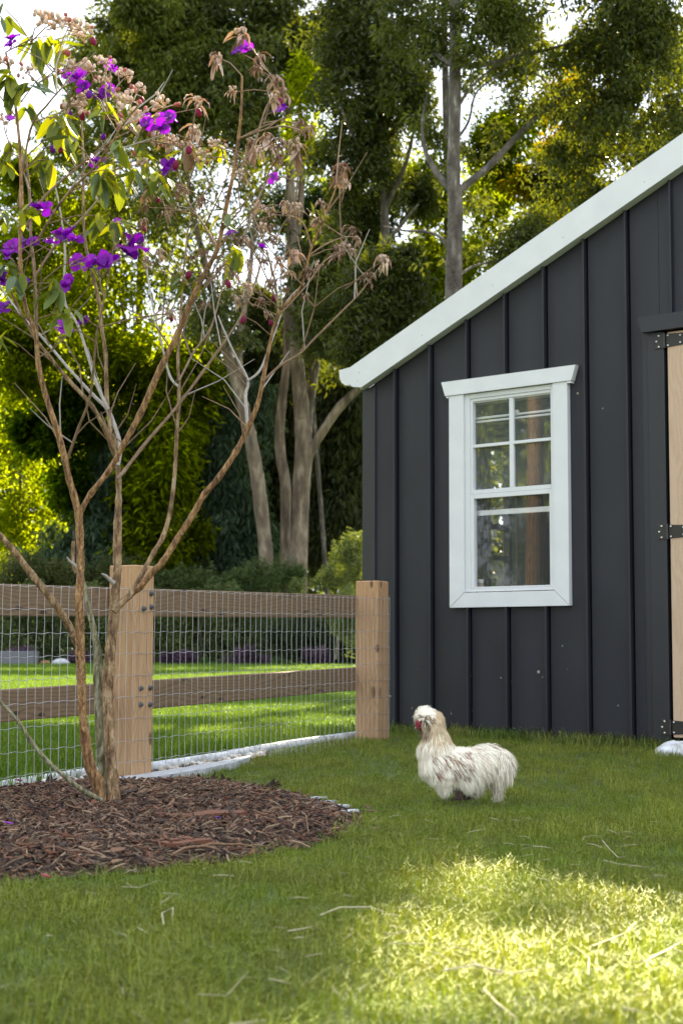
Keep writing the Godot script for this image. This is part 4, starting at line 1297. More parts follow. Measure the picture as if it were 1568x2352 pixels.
func hedge_and_shrubs() -> void:
	var small := leaf_cluster(20, 0.34, 0.15, 0.0, 103)
	var h := thing("hedge", "long dark clipped hedge along the far side of the back lawn", "hedge")
	var xs := []
	var cs := []
	for i in 7800:
		var p := Vector3(rf(-12.5, 3.2), 0, -36.6 + rf(-0.9, 0.0))
		p.y = lift(p.z) + rf(0.0, 1.0) * (1.55 + 0.22 * sin(p.x * 1.7) + 0.12 * sin(p.x * 4.1)) + (0.15 if rng.randf() < 0.1 else 0.0)
		p.z += 0.16 * sin(p.x * 2.3) + 0.1 * sin(p.x * 5.0 + p.y * 3.0)
		xs.append(Transform3D(Basis.from_euler(Vector3(rf(-0.5, 0.5), rf(0, TAU), rf(-0.5, 0.5))) * rf(0.16, 0.30), p))
		cs.append(Color(0.075, 0.11, 0.035).lerp(Color(0.19, 0.23, 0.07), rng.randf() * rng.randf() + 0.25 * maxf(0.0, sin(p.x * 2.9))))
	scatter("foliage", small, M.leaf_soft, xs, cs, h)
	for k in 22:
		var mb := MB.new()
		var p := Vector3(-12.0 + k * 0.68 + rf(-0.2, 0.2), 0.15, -36.9)
		mb.tube([p, p + Vector3(rf(-0.1, 0.1), 0.7, 0), p + Vector3(rf(-0.25, 0.25), 1.4, 0)], [0.035, 0.03, 0.015], 6)
		part("stem", mb.mesh(), M.bark_dark, h)
	var bushes := [
		["sunlit_bush", "small leaved bush with pale sunlit leaves beside the shed corner", [[770, 1330, 60, 50, 30.0, 260], [810, 1280, 40, 50, 30.0, 200], [730, 1350, 50, 40, 30.0, 190], [815, 1400, 40, 70, 29.0, 230], [790, 1450, 40, 60, 29.0, 150]], Color(0.07, 0.10, 0.03), Color(0.24, 0.28, 0.09), 0.22],
		["clipped_bush", "rounded green bush in front of the forked trunk base", [[650, 1340, 60, 45, 37.6, 260], [600, 1330, 50, 50, 37.8, 240], [545, 1330, 50, 45, 37.8, 220]], Color(0.05, 0.085, 0.024), Color(0.12, 0.165, 0.045), 0.24],
		["hedge_bush", "dull green bush above the rail right of the centre post", [[400, 1340, 60, 35, 37.6, 220], [470, 1345, 60, 35, 37.6, 220], [330, 1340, 60, 35, 37.6, 220]], Color(0.045, 0.075, 0.022), Color(0.11, 0.145, 0.04), 0.26],
		["olive_bush", "olive green bush behind the left end of the top rail", [[60, 1320, 90, 40, 37.6, 300], [170, 1325, 90, 40, 37.6, 280], [250, 1320, 70, 50, 37.6, 220]], Color(0.04, 0.055, 0.015), Color(0.11, 0.125, 0.028), 0.26],
	]
	for b in bushes:
		var t := thing(b[0], b[1], "bush")
		var q: Array = b[2][0]
		limb(t, "stem", M.bark_dark, q[4], [[q[0], 1515, 8], [q[0] + 6, 1440, 6], [q[0], q[1], 3]], 5)
		foliage("foliage", t, b[2], small, M.leaf_soft, b[3], b[4], b[5])
	var fill := thing("low_hedge", "low dark green shrub border right of the hedge foot by the shed", "hedge")
	foliage("foliage", fill, [[720, 1470, 110, 60, 35.5, 380], [830, 1480, 70, 60, 35.5, 200]], small, M.leaf_soft, Color(0.02, 0.035, 0.012), Color(0.05, 0.08, 0.022), 0.28)
	var pur := [[723, 1506, 34, 24, "purple leaved low shrub nearest the shed, dotted with pale sunlight"], [566, 1508, 48, 22, "dark purple low shrub in the middle of the hedge foot"], [410, 1512, 40, 18, "dark purple low shrub just right of the centre post"], [180, 1508, 26, 22, "dark purple low shrub behind the flowering tree stems"], [45, 1502, 26, 16, "dark purple low shrub behind the grey planter box"]]
	for q in pur:
		var t := thing("purple_shrub", q[4], "shrub", Vector3.ZERO, 0.0, "purple shrubs along the hedge foot")
		foliage("foliage", t, [[q[0], q[1] + 4, q[2], q[3], 35.0, 200]], small, M.leaf_soft, Color(0.05, 0.025, 0.055), Color(0.17, 0.10, 0.19), 0.2)
		limb(t, "stem", M.bark_dark, 35.0, [[q[0], 1545, 4], [q[0], q[1], 2]], 5)
	var gr := [[480, 1522], [640, 1520], [300, 1524], [120, 1527]]
	for q in gr:
		var t := thing("border_plant", ["small green border plant between the two middle purple shrubs", "small green border plant left of the shrub nearest the shed", "small green border plant behind the tree trunk", "small green border plant beside the grey planter box"][gr.find(q)], "plant", Vector3.ZERO, 0.0, "green plants along the hedge foot")
		foliage("foliage", t, [[q[0], q[1], 26, 8, 34.8, 70]], small, M.leaf_soft, Color(0.04, 0.08, 0.02), Color(0.08, 0.15, 0.03), 0.14)
	# planter box and two stones by the hedge
	var c := at(10, 1520, 34.5)
	var pl := thing("planter_box", "grey rectangular planter box at the far left end of the back lawn", "planter", Vector3(c.x, lift(c.z), c.z))
	var mb := MB.new()
	for q in [[-0.75, 0.0, 0.25, 0.7, 0.3, 0.29], [-0.75, 0.0, -0.29, 0.7, 0.3, -0.25], [-0.75, 0.0, -0.2495, -0.71, 0.3, 0.2495], [0.66, 0.0, -0.2495, 0.7, 0.3, 0.2495]]:
		mb.bx(Vector3(q[0], q[1], q[2]), Vector3(q[3], q[4], q[5]), 0.01)
	part("box", mb.mesh(), paint(Color(0.13, 0.13, 0.14), 0.7), pl)
	mb = MB.new()
	mb.bx(Vector3(-0.709, 0.0, -0.249), Vector3(0.659, 0.24, 0.249))
	part("soil", mb.mesh(), M.soil, pl)
	for q in [[140, 1530, 0.17, "rounded grey stone at the hedge foot beside the planter"], [103, 1530, 0.11, "small reddish stone at the hedge foot beside the planter"]]:
		var p := at(q[0], q[1], 34.6)
		mb = MB.new()
		mb.ball(Transform3D(Basis.from_scale(Vector3(1.2, 0.7, 0.8) * q[2]), Vector3(p.x, lift(p.z) + 0.03, p.z)), 6, 9)
		tag(part("stone", mb.mesh(), M.concrete if q[2] > 0.15 else M.bark_orange, self), q[3], "stone")


# ---------- the flowering tree ----------
var stems := []                                            # points along its branches: [place, radius]


func stem(parent: Node, called: String, mat: Material, pts: Array, d0: float, d1: float) -> void:
	var mb := MB.new()
	var ps := []
	var rs := []
	var n := pts.size()
	var raw := []
	for i in n:
		raw.append(at(pts[i][0], pts[i][1], 5.66 + lerpf(d0, d1, float(i) / (n - 1))))
	var nz := noise(0.5, rng.randi() % 999, 2)
	for i in n - 1:
		var steps := 5
		for s in steps + (1 if i == n - 2 else 0):
			var t := float(s) / steps
			var p: Vector3 = raw[i].cubic_interpolate(raw[i + 1], raw[maxi(i - 1, 0)], raw[mini(i + 2, n - 1)], t)
			var w := lerpf(pts[i][2], pts[i + 1][2], t) * 5.66 / 3628.0 * 0.5
			w *= 1.0 + 0.16 * nz.get_noise_1d((i * steps + s) * 2.0) + (0.14 if s == 0 and i > 0 else 0.0)
			ps.append(p)
			rs.append(w)
			stems.append([p, w])
	mb.tube(ps, rs, 9)
	part(called, mb.mesh(), mat, parent)


func near_stem(p: Vector3, below := true) -> Vector3:
	var best := Vector3.ZERO
	var e := 1e9
	for s in stems:
		var d: float = p.distance_to(s[0]) + (0.25 if below and s[0].y > p.y - 0.02 else 0.0) + (0.12 if s[1] > 0.008 else 0.0)
		if d < e and p.distance_to(s[0]) > 0.03:
			e = d
			best = s[0]
	return best


func long_leaf(sd: int, curl: float) -> ArrayMesh:
	var r := RandomNumberGenerator.new()
	r.seed = sd
	var mb := MB.new()
	var n := 7
	var grid := []
	for i in n + 1:
		var t := float(i) / n
		var w := 0.19 * pow(sin(PI * pow(t, 0.8)), 0.75) + 0.004
		var row := []
		var y := -t + 0.0
		var z := curl * t * t * 0.5
		for j in 5:
			var u := (j - 2) / 2.0
			var rib := 0.012 * cos(u * PI * 2.0)
			row.append(Vector3(u * w, y, z + absf(u) * w * 0.35 - rib * w * 4.0))
		grid.append(row)
	for i in n + 1:
		for j in 5:
			var du: Vector3 = grid[i][mini(j + 1, 4)] - grid[i][maxi(j - 1, 0)]
			var dv: Vector3 = grid[mini(i + 1, n)][j] - grid[maxi(i - 1, 0)][j]
			mb.col = Color.WHITE * (1.15 if j == 2 else (0.9 if j % 2 else 1.0))
			mb.col.a = 1.0
			mb.add(grid[i][j], dv.cross(du).normalized())
	for i in n:
		for j in 4:
			var a := i * 5 + j
			mb.idx(a, a + 1, a + 6)
			mb.idx(a, a + 6, a + 5)
	return mb.mesh()


func withered(sd: int) -> ArrayMesh:                       # crumpled drooping dead leaves and calyces
	var r := RandomNumberGenerator.new()
	r.seed = sd
	var mb := MB.new()
	for k in 12:
		var a := r.randf() * TAU
		var d := Vector3(cos(a), r.randf_range(-0.2, 0.9), sin(a))
		var l := r.randf_range(0.35, 1.1)
		var w := r.randf_range(0.05, 0.11)
		var p := Vector3(r.randf_range(-0.2, 0.2), r.randf_range(-0.2, 0.35), r.randf_range(-0.2, 0.2))
		var tone := r.randf_range(0.6, 1.35)
		mb.col = Color(tone, tone * r.randf_range(0.88, 1.05), tone * r.randf_range(0.8, 1.05))
		var prev := []
		var n := 6
		for i in n + 1:
			var t := float(i) / n
			var side := Vector3(-d.z, r.randf_range(-0.5, 0.5), d.x).normalized()
			var ww := w * sin(PI * clampf(t * 0.9 + 0.08, 0, 1)) * r.randf_range(0.7, 1.3)
			var row := [p - side * ww, p + d.cross(side) * ww * 0.7 + Vector3(0, 0.0, 0), p + side * ww]
			if i > 0:
				for j in 2:
					mb.face([prev[j], prev[j + 1], row[j + 1], row[j]], d.cross(side))
			prev = row
			d = (d + Vector3(r.randf_range(-0.3, 0.3), -0.55, r.randf_range(-0.3, 0.3))).normalized()
			p += d * l / n
	for k in 9:
		mb.col = Color(1.5, 1.35, 1.2) * r.randf_range(0.8, 1.2)
		mb.ball(Transform3D(Basis.from_scale(Vector3(0.07, 0.11, 0.07)), Vector3(r.randf_range(-0.25, 0.25), r.randf_range(-0.05, 0.3), r.randf_range(-0.25, 0.25))), 4, 6)
	return mb.mesh()


func buds(sd: int) -> ArrayMesh:                           # a head of downy buds on short stalks
	var r := RandomNumberGenerator.new()
	r.seed = sd
	var mb := MB.new()
	for k in 13:
		var d := Vector3(r.randf_range(-1, 1), r.randf_range(-0.3, 1.0), r.randf_range(-1, 1)).normalized()
		var l := r.randf_range(0.3, 0.8)
		mb.col = Color(0.55, 0.42, 0.3)
		mb.tube([Vector3.ZERO, d * l * 0.5 + Vector3(0, 0.05, 0), d * l], [0.03, 0.025, 0.02], 4)
		var tone := r.randf_range(0.8, 1.15)
		mb.col = Color(0.60, 0.46, 0.36) * tone if r.randf() < 0.88 else Color(0.40, 0.12, 0.10) * tone
		var bs := Basis.from_euler(Vector3(r.randf_range(-0.8, 0.8), r.randf() * TAU, r.randf_range(-0.8, 0.8))) * Basis.from_scale(Vector3(0.125, 0.19, 0.125) * r.randf_range(0.75, 1.2))
		mb.ball(Transform3D(bs, d * (l + 0.1)), 5, 7)
		for s in 2:
			var e := Vector3(r.randf_range(-1, 1), r.randf_range(-0.2, 1), r.randf_range(-1, 1)).normalized()
			mb.tri(d * l, d * l + e * 0.2 + Vector3(0.04, 0, 0), d * l + e * 0.3, e.cross(Vector3.UP))
	return mb.mesh()


func petal_mesh() -> ArrayMesh:
	var mb := MB.new()
	var n := 5
	for i in n + 1:
		var t := float(i) / n
		var w := 0.34 * pow(sin(PI * clampf(t * 0.82 + 0.06, 0, 1)), 0.8)
		for j in 4:
			var u := (j - 1.5) / 1.5
			mb.col = Color(1, 1, 1) * (0.85 + 0.25 * t)
			mb.col.a = 1.0
			mb.add(Vector3(u * w, 0.12 * sin(t * 2.6) + 0.06 * u * u - 0.05 * cos(u * 5.0 + t * 4.0) * t, -t * 0.62), Vector3(-u * 0.3, 1, 0.2 * cos(t * 5)).normalized())
	for i in n:
		for j in 3:
			var a := i * 4 + j
			mb.idx(a, a + 1, a + 5)
			mb.idx(a, a + 5, a + 4)
	return mb.mesh()


func flowering_tree() -> void:
	var t := thing("flowering_tree", "multi stemmed shrub tree with purple flowers and withered flower heads in the bark bed", "tree")
	# base stems
	stem(t, "stem", M.bark_orange, [[240, 1880, 34], [232, 1850, 32], [224, 1796, 29], [208, 1762, 27], [197, 1700, 22], [190, 1627, 20], [187, 1550, 20], [185, 1496, 22], [184, 1425, 19], [183, 1369, 18], [186, 1299, 17], [184, 1229, 17], [181, 1183, 17], [170, 1136, 15], [159, 1100, 14], [150, 1057, 14], [132, 989, 14], [106, 910, 12], [89, 838, 11], [82, 765, 10], [60, 705, 9], [47, 604, 9], [50, 450, 8], [46, 337, 7], [34, 227, 6], [14, 120, 4]], 0.0, -0.5)
	stem(t, "stem", M.bark_green, [[258, 1882, 44], [254, 1850, 42], [246, 1790, 34], [236, 1740, 25], [230, 1690, 21], [227, 1620, 20], [225, 1561, 20], [224, 1496, 20], [214, 1440, 14], [203, 1389, 12], [195, 1347, 10], [190, 1322, 7]], 0.04, 0.16)
	stem(t, "stem", M.bark_tan, [[266, 1880, 36], [262, 1848, 34], [259, 1790, 28], [253, 1720, 25], [250, 1660, 25], [247, 1600, 26], [250, 1540, 27], [254, 1490, 25], [259, 1440, 23], [263, 1398, 25], [266, 1355, 20], [270, 1310, 19], [270, 1257, 22], [271, 1201, 18], [273, 1150, 15], [273, 1102, 13], [270, 1058, 13], [267, 1026, 12], [255, 985, 10], [248, 940, 10], [245, 889, 10], [243, 815, 10], [234, 751, 9], [227, 688, 9], [212, 625, 8], [197, 560, 7], [192, 480, 7], [192, 369, 6], [188, 274, 4]], 0.0, 0.25)
	stem(t, "branch", M.bark_orange, [[182, 1195, 14], [186, 1176, 13], [210, 1133, 13], [253, 1078, 13], [285, 1020, 13], [322, 952, 14], [369, 846, 14], [406, 772, 13], [438, 693, 12], [475, 620, 11], [501, 567, 10], [522, 464, 9], [538, 390, 8], [548, 316, 7], [554, 253, 6], [556, 174, 4]], -0.05, -0.45)
	stem(t, "branch", M.bark_tan, [[262, 1405, 15], [281, 1383, 16], [304, 1361, 16], [322, 1328, 12], [333, 1306, 11], [354, 1268, 11], [374, 1234, 11], [390, 1181, 10], [398, 1125, 10], [403, 1068, 9], [406, 999, 9], [411, 931, 9], [411, 883, 9], [409, 815, 7], [414, 736, 6], [420, 650, 5], [428, 560, 4], [440, 480, 3]], 0.0, 0.3)
	stem(t, "branch", M.bark_orange, [[300, 1366, 12], [323, 1348, 14], [349, 1316, 14], [374, 1291, 15], [408, 1237, 14], [442, 1185, 14], [470, 1135, 14], [501, 1099, 14], [543, 1036, 13], [569, 983, 12], [591, 931, 11], [604, 873, 10], [617, 804, 8], [638, 725, 7], [685, 667, 6], [701, 630, 5], [712, 580, 5], [733, 527, 4], [759, 464, 4], [786, 392, 3]], 0.05, -0.35)
	stem(t, "branch", M.bark_tan, [[186, 1500, 14], [174, 1470, 17], [157, 1434, 17], [124, 1383, 17], [73, 1319, 16], [37, 1271, 14], [0, 1229, 12], [-60, 1170, 10], [-130, 1090, 7], [-190, 980, 4]], 0.0, -0.4)
	stem(t, "shoot", M.bark_green, [[232, 1838, 13], [217, 1830, 12], [183, 1810, 11], [152, 1785, 10], [112, 1751, 10], [70, 1700, 9], [42, 1656, 8], [0, 1611, 8], [-50, 1565, 6], [-110, 1500, 4]], -0.05, -0.3)
	# upper branches
	stem(t, "branch", M.bark_tan, [[270, 1060, 12], [258, 1026, 13], [243, 989, 11], [211, 931, 10], [158, 873, 9], [111, 815, 8], [79, 773, 8], [40, 700, 6], [12, 640, 4]], 0.0, -0.3)
	stem(t, "branch", M.twig_pale, [[271, 1070, 9], [277, 1026, 10], [264, 978, 9], [248, 941, 9], [211, 904, 8], [158, 846, 7], [105, 783, 7], [47, 720, 5], [0, 655, 4]], 0.05, 0.5)
	stem(t, "branch", M.twig_pale, [[250, 943, 8], [221, 878, 8], [200, 809, 7], [179, 746, 6], [148, 688, 6], [150, 580, 5], [140, 490, 4], [124, 410, 3]], 0.05, 0.4)
	stem(t, "branch", M.twig, [[270, 1100, 8], [287, 1080, 9], [337, 1015, 8], [401, 941, 7], [464, 857, 7], [517, 783, 6], [554, 725, 5], [590, 640, 4], [610, 560, 3]], 0.0, 0.45)
	stem(t, "branch", M.twig, [[154, 1060, 7], [180, 985, 6], [205, 920, 6], [215, 850, 5], [222, 770, 4], [240, 690, 3]], -0.1, -0.45)
	stem(t, "branch", M.twig_pale, [[569, 985, 7], [566, 940, 8], [564, 905, 8], [569, 873, 7], [540, 815, 5], [515, 760, 4], [501, 725, 3]], -0.1, 0.2)
	stem(t, "branch", M.twig_pale, [[568, 875, 6], [596, 852, 6], [618, 800, 5], [633, 760, 4], [660, 690, 3], [700, 650, 2.5]], 0.0, 0.2)
	stem(t, "branch", M.twig, [[604, 876, 6], [645, 838, 6], [685, 815, 5], [720, 780, 5], [754, 746, 4.5], [795, 705, 4], [827, 672, 3.5], [872, 612, 2.5]], -0.15, -0.1)
	stem(t, "branch", M.twig_pale, [[410, 888, 6], [390, 862, 6], [369, 778, 5], [348, 688, 4.5], [337, 614, 4], [330, 540, 3]], 0.15, 0.5)
	stem(t, "branch", M.twig, [[411, 875, 6], [430, 838, 5], [448, 804, 5], [485, 751, 4.5], [511, 657, 4], [530, 580, 3]], 0.15, 0.5)
	stem(t, "branch", M.twig, [[88, 830, 8], [84, 762, 9], [83, 690, 8], [78, 604, 8], [72, 551, 7], [68, 440, 6], [60, 360, 4]], -0.3, -0.1)
	stem(t, "branch", M.bark_tan, [[82, 560, 6], [130, 480, 6], [170, 430, 6], [230, 370, 5], [280, 290, 4], [320, 240, 3]], -0.3, -0.6)
	stem(t, "branch", M.twig, [[60, 520, 6], [100, 455, 5], [160, 400, 5], [240, 335, 4], [300, 300, 3]], -0.4, -0.2)
	stem(t, "branch", M.twig, [[78, 640, 6], [130, 560, 5], [190, 500, 5], [240, 440, 4]], -0.2, 0.2)
	stem(t, "branch", M.twig, [[42, 470, 5], [70, 300, 5], [110, 240, 4], [140, 205, 3]], -0.4, -0.7)
	stem(t, "branch", M.twig, [[500, 572, 6], [470, 520, 5], [430, 460, 4], [410, 400, 3]], -0.3, -0.1)
	stem(t, "branch", M.twig, [[530, 420, 5], [580, 340, 5], [610, 250, 4], [640, 200, 3]], -0.35, -0.2)
	stem(t, "branch", M.twig, [[545, 320, 4], [600, 300, 4], [650, 290, 3.5], [690, 300, 3]], -0.35, -0.6)
	stem(t, "branch", M.twig, [[640, 720, 5], [630, 640, 5], [600, 540, 4], [570, 470, 3]], -0.2, 0.1)
	stem(t, "branch", M.twig, [[438, 700, 6], [520, 600, 5], [570, 520, 5], [600, 440, 4], [640, 380, 3]], -0.2, 0.2)
	stem(t, "branch", M.twig, [[715, 570, 4], [700, 520, 4], [680, 500, 3], [676, 488, 2.5]], -0.25, -0.3)
	stem(t, "branch", M.twig, [[712, 585, 4], [750, 560, 4], [790, 545, 3], [815, 545, 2.5]], -0.25, -0.2)
	stem(t, "branch", M.twig, [[640, 725, 4], [700, 660, 4], [745, 600, 3.5], [785, 580, 3]], -0.1, 0.0)
	stem(t, "stub", M.bark_tan, [[176, 1316, 9], [170, 1300, 9], [168, 1270, 8], [169, 1243, 7]], -0.02, -0.02)
	stem(t, "stub", M.twig_pale, [[182, 1310, 7], [172, 1298, 7], [160, 1288, 6], [154, 1279, 3]], -0.03, -0.05)
	stem(t, "stub", M.twig_pale, [[262, 1340, 12], [252, 1331, 9], [243, 1323, 8], [235, 1318, 4]], -0.03, -0.06)
	# a tangle of thin twigs
	var count := stems.size()
	for i in 120:
		var s: Array = stems[rng.randi() % count]
		if s[0].y < 1.25 or s[1] > 0.0125:
			continue
		var d := Vector3(rf(-1, 1), rf(0.3, 1.2), rf(-0.8, 0.8)).normalized()
		var l := rf(0.10, 0.32)
		var mb := MB.new()
		var b: Vector3 = s[0] + d * l * 0.5 + Vector3(rf(-0.02, 0.02), rf(-0.01, 0.02), rf(-0.02, 0.02))
		var e: Vector3 = s[0] + d * l + Vector3(rf(-0.03, 0.03), rf(0, 0.05), rf(-0.03, 0.03))
		mb.tube([s[0], s[0].lerp(b, 0.5), b, e], [0.0032, 0.0028, 0.0024, 0.0012], 5)
		part("twig", mb.mesh(), M.twig_pale if rng.randf() < 0.3 else M.twig, t)
		stems.append([b, 0.002])
	# what hangs on the twigs
	var leaves := []
	for k in 4:
		leaves.append(long_leaf(200 + k, [-0.1, 0.25, 0.5, 0.05][k]))
	var greens := []
	for c in [Color(0.15, 0.20, 0.06), Color(0.22, 0.28, 0.05), Color(0.12, 0.165, 0.085), Color(0.34, 0.37, 0.05)]:
		var m := leafy(Color(1.0, 0.95, 0.3), 0.5)
		m.albedo_color = c.linear_to_srgb()
		m.backlight = Color(0.8, 0.76, 0.10) if c.r < 0.2 else Color(1.1, 1.05, 0.2)
		greens.append(m)
	var dry := []
	for c in [Color(0.34, 0.225, 0.16), Color(0.48, 0.355, 0.265), Color(0.23, 0.145, 0.10)]:
		var m := leafy(Color(0.5, 0.43, 0.34), 0.85)
		m.albedo_color = c.linear_to_srgb()
		dry.append(m)
	var budm := leafy(Color(0.6, 0.5, 0.4), 0.9)
	budm.albedo_color = Color.WHITE
	var wit := [withered(301), withered(302), withered(303), withered(304)]
	var bud := [buds(311), buds(312), buds(313)]
	var pet := petal_mesh()
	var purple := []
	for c in [Color(0.24, 0.012, 0.40), Color(0.32, 0.03, 0.46), Color(0.19, 0.01, 0.33)]:
		var m := leafy(Color(0.9, 0.35, 1.0), 0.55)
		m.albedo_color = c.linear_to_srgb()
		purple.append(m)
	var wine := leafy(Color(1.0, 0.3, 0.4), 0.6)
	wine.albedo_color = Color(0.26, 0.02, 0.08).linear_to_srgb()
	var hang := func(p: Vector3) -> Vector3:
		var q := near_stem(p)
		if q.distance_to(p) > 0.015:
			var mb := MB.new()
			mb.tube([q, q.lerp(p, 0.5) + Vector3(rf(-0.01, 0.01), 0.012, rf(-0.01, 0.01)), p], [0.0026, 0.0022, 0.0016], 5)
			part("twig", mb.mesh(), M.twig, t)
			stems.append([q.lerp(p, 0.6), 0.002])
		return p
	# green hanging leaves: x, y, how many, length
	var gl := [[24, 175, 9, 64], [70, 190, 5, 62], [78, 90, 6, 60], [110, 82, 5, 58], [145, 95, 5, 52], [140, 270, 7, 66], [158, 290, 4, 62], [100, 350, 6, 62], [118, 365, 4, 60], [285, 240, 6, 54], [232, 245, 4, 50], [240, 390, 7, 60], [270, 400, 4, 56], [310, 395, 5, 52], [355, 400, 4, 48], [375, 420, 4, 46], [470, 345, 5, 48], [505, 340, 5, 50], [238, 495, 5, 60], [270, 500, 4, 56], [515, 490, 3, 44], [540, 575, 6, 50], [525, 600, 3, 44], [8, 350, 5, 60], [25, 330, 4, 56], [58, 240, 4, 52], [165, 320, 4, 52], [320, 300, 4, 48], [120, 650, 5, 56], [145, 720, 5, 48], [165, 712, 4, 46], [40, 640, 4, 46], [10, 610, 5, 50], [200, 590, 4, 44], [418, 640, 4, 42], [435, 655, 3, 44], [12, 20, 4, 56], [262, 330, 4, 50], [430, 330, 3, 44], [60, 480, 3, 44], [15, 480, 3, 44], [5, 770, 4, 44], [110, 165, 3, 48], [225, 200, 4, 46], [360, 270, 4, 46], [330, 360, 4, 46]]
	for g in gl:
		var p: Vector3 = hang.call(at(g[0], g[1], 5.66 - 0.35 + rf(-0.28, 0.28)))
		for k in int(g[2] * 1.35):
			var a := rf(0, TAU)
			var tilt := rf(0.1, 0.75) if k % 4 else rf(0.6, 1.3)
			var l: float = g[3] * rf(0.9, 1.3) * 5.4 / 3628.0
			var bs := Basis(Vector3.UP, a) * Basis(Vector3.RIGHT, -tilt) * Basis(Vector3.UP, rf(-0.5, 0.5)) * l
			part("leaf", leaves[rng.randi() % 4], greens[rng.randi() % 4], t, Transform3D(bs, p + Vector3(rf(-0.02, 0.02), rf(-0.03, 0.02), rf(-0.02, 0.02))))
	# withered heads: x, y, size
	var wl := [[554, 95, 62], [500, 148, 50], [595, 152, 50], [632, 205, 56], [650, 232, 50], [686, 300, 52], [682, 355, 56], [533, 225, 42], [452, 252, 52], [448, 318, 50], [440, 340, 40], [370, 332, 54], [392, 345, 46], [575, 345, 46], [553, 415, 44], [612, 330, 46], [643, 345, 46], [783, 405, 56], [738, 482, 36], [728, 518, 34], [678, 488, 38], [622, 498, 34], [808, 545, 44], [792, 580, 48], [680, 598, 40], [560, 560, 36], [380, 508, 40], [328, 522, 34], [338, 460, 40], [601, 535, 40], [791, 578, 40], [733, 622, 34], [707, 632, 34], [675, 594, 34], [570, 568, 36], [506, 632, 36], [470, 712, 36], [390, 730, 34], [369, 590, 30], [338, 605, 30], [570, 668, 36], [845, 645, 40], [880, 612, 44], [820, 560, 34], [770, 600, 34], [640, 610, 36], [620, 660, 32], [545, 700, 32], [490, 560, 34], [460, 470, 32], [415, 440, 36], [350, 430, 36], [520, 660, 30], [600, 700, 30], [440, 600, 30], [655, 480, 32], [590, 480, 34], [630, 560, 34], [660, 640, 30], [540, 640, 30], [610, 610, 32], [700, 690, 28], [570, 610, 30], [470, 590, 28], [400, 480, 30]]
	for g in wl.duplicate():
		if rng.randf() < 0.35:
			wl.append([g[0] + rf(-24, 24), g[1] + rf(-8, 30), g[2] * rf(0.6, 0.8)])
	for g in wl:
		var p: Vector3 = hang.call(at(g[0], g[1] - g[2] * 0.3, 5.66 - 0.2 + rf(-0.3, 0.3)))
		part("withered_head", wit[rng.randi() % 4], dry[rng.randi() % 3], t, Transform3D(Basis.from_euler(Vector3(rf(-0.3, 0.3), rf(0, TAU), rf(-0.3, 0.3))) * (g[2] * rf(0.82, 1.05) * 5.5 / 3628.0), p))
		if g[1] < 420 and rng.randf() < 0.35:
			for k in 3:
				var bs := Basis(Vector3.UP, rf(0, TAU)) * Basis(Vector3.RIGHT, -rf(0.05, 0.5)) * (rf(44, 60) * 5.4 / 3628.0)
				part("withered_leaf", leaves[rng.randi() % 4], dry[rng.randi() % 3], t, Transform3D(bs, p))
	# bud heads
	for g in [[100, 45, 34], [130, 42, 36], [160, 50, 36], [185, 62, 34], [180, 80, 28], [170, 145, 40], [150, 160, 34], [210, 158, 32], [176, 232, 40], [190, 250, 30], [290, 168, 36], [318, 200, 36], [245, 140, 32], [378, 240, 38], [365, 310, 36], [318, 370, 34], [268, 270, 34], [290, 280, 30], [15, 140, 34], [8, 270, 34], [60, 160, 28], [345, 290, 32], [232, 185, 30], [255, 215, 30], [325, 260, 30], [300, 225, 34], [410, 330, 30], [500, 330, 26], [470, 355, 26]]:
		var p: Vector3 = hang.call(at(g[0], g[1] + 8, 5.66 - 0.35 + rf(-0.25, 0.25)))
		part("bud_head", bud[rng.randi() % 3], budm, t, Transform3D(Basis.from_euler(Vector3(rf(-0.5, 0.5), rf(0, TAU), rf(-0.5, 0.5))) * (g[2] * 1.1 * 5.4 / 3628.0), p))
	# flowers: x, y, size, facing the viewer or hanging
	for g in [[30, 92, 42], [178, 183, 62], [195, 205, 40], [250, 150, 36], [250, 210, 40], [22, 278, 36], [338, 285, 36], [382, 278, 52], [222, 373, 44], [388, 380, 38], [380, 398, 32], [565, 112, 40], [628, 410, 28], [85, 480, 44], [103, 478, 40], [30, 570, 44], [78, 560, 38], [158, 545, 56], [178, 605, 42], [228, 603, 58], [258, 602, 46], [302, 568, 74], [292, 585, 50], [274, 512, 32], [534, 538, 30], [640, 255, 30], [148, 755, 42], [197, 745, 38], [8, 710, 40], [5, 645, 40], [162, 652, 46], [150, 660, 36], [600, 570, 26], [210, 615, 40], [60, 650, 30], [165, 172, 40], [188, 170, 44], [262, 160, 34], [240, 222, 36], [332, 272, 34], [372, 295, 40], [390, 270, 34], [28, 105, 34], [212, 380, 34], [395, 388, 30], [318, 560, 46], [245, 612, 40], [142, 540, 42], [172, 552, 38], [118, 560, 34], [50, 560, 32], [550, 120, 34], [650, 248, 24], [20, 590, 36]]:
		var p: Vector3 = hang.call(at(g[0], g[1], 5.66 - 0.3 + rf(-0.25, 0.25)))
		var sc: float = g[2] * 0.82 * 5.4 / 3628.0
		var face := Basis.from_euler(Vector3(rf(0.3, 1.5), rf(-0.8, 0.8), rf(-0.4, 0.4)))
		var mb := MB.new()
		mb.col = Color(0.8, 0.6, 0.75)
		for k in 6:
			var e := Vector3(rf(-0.5, 0.5), 1, rf(-0.5, 0.5)).normalized()
			mb.tube([Vector3.ZERO, e * 0.14, e * 0.25 + Vector3(0.04, 0, 0)], [0.012, 0.01, 0.008], 4)
		var fl := part("flower", mb.mesh(), M.petal, t, Transform3D(face * sc, p))
		var mat: Material = purple[rng.randi() % 3]
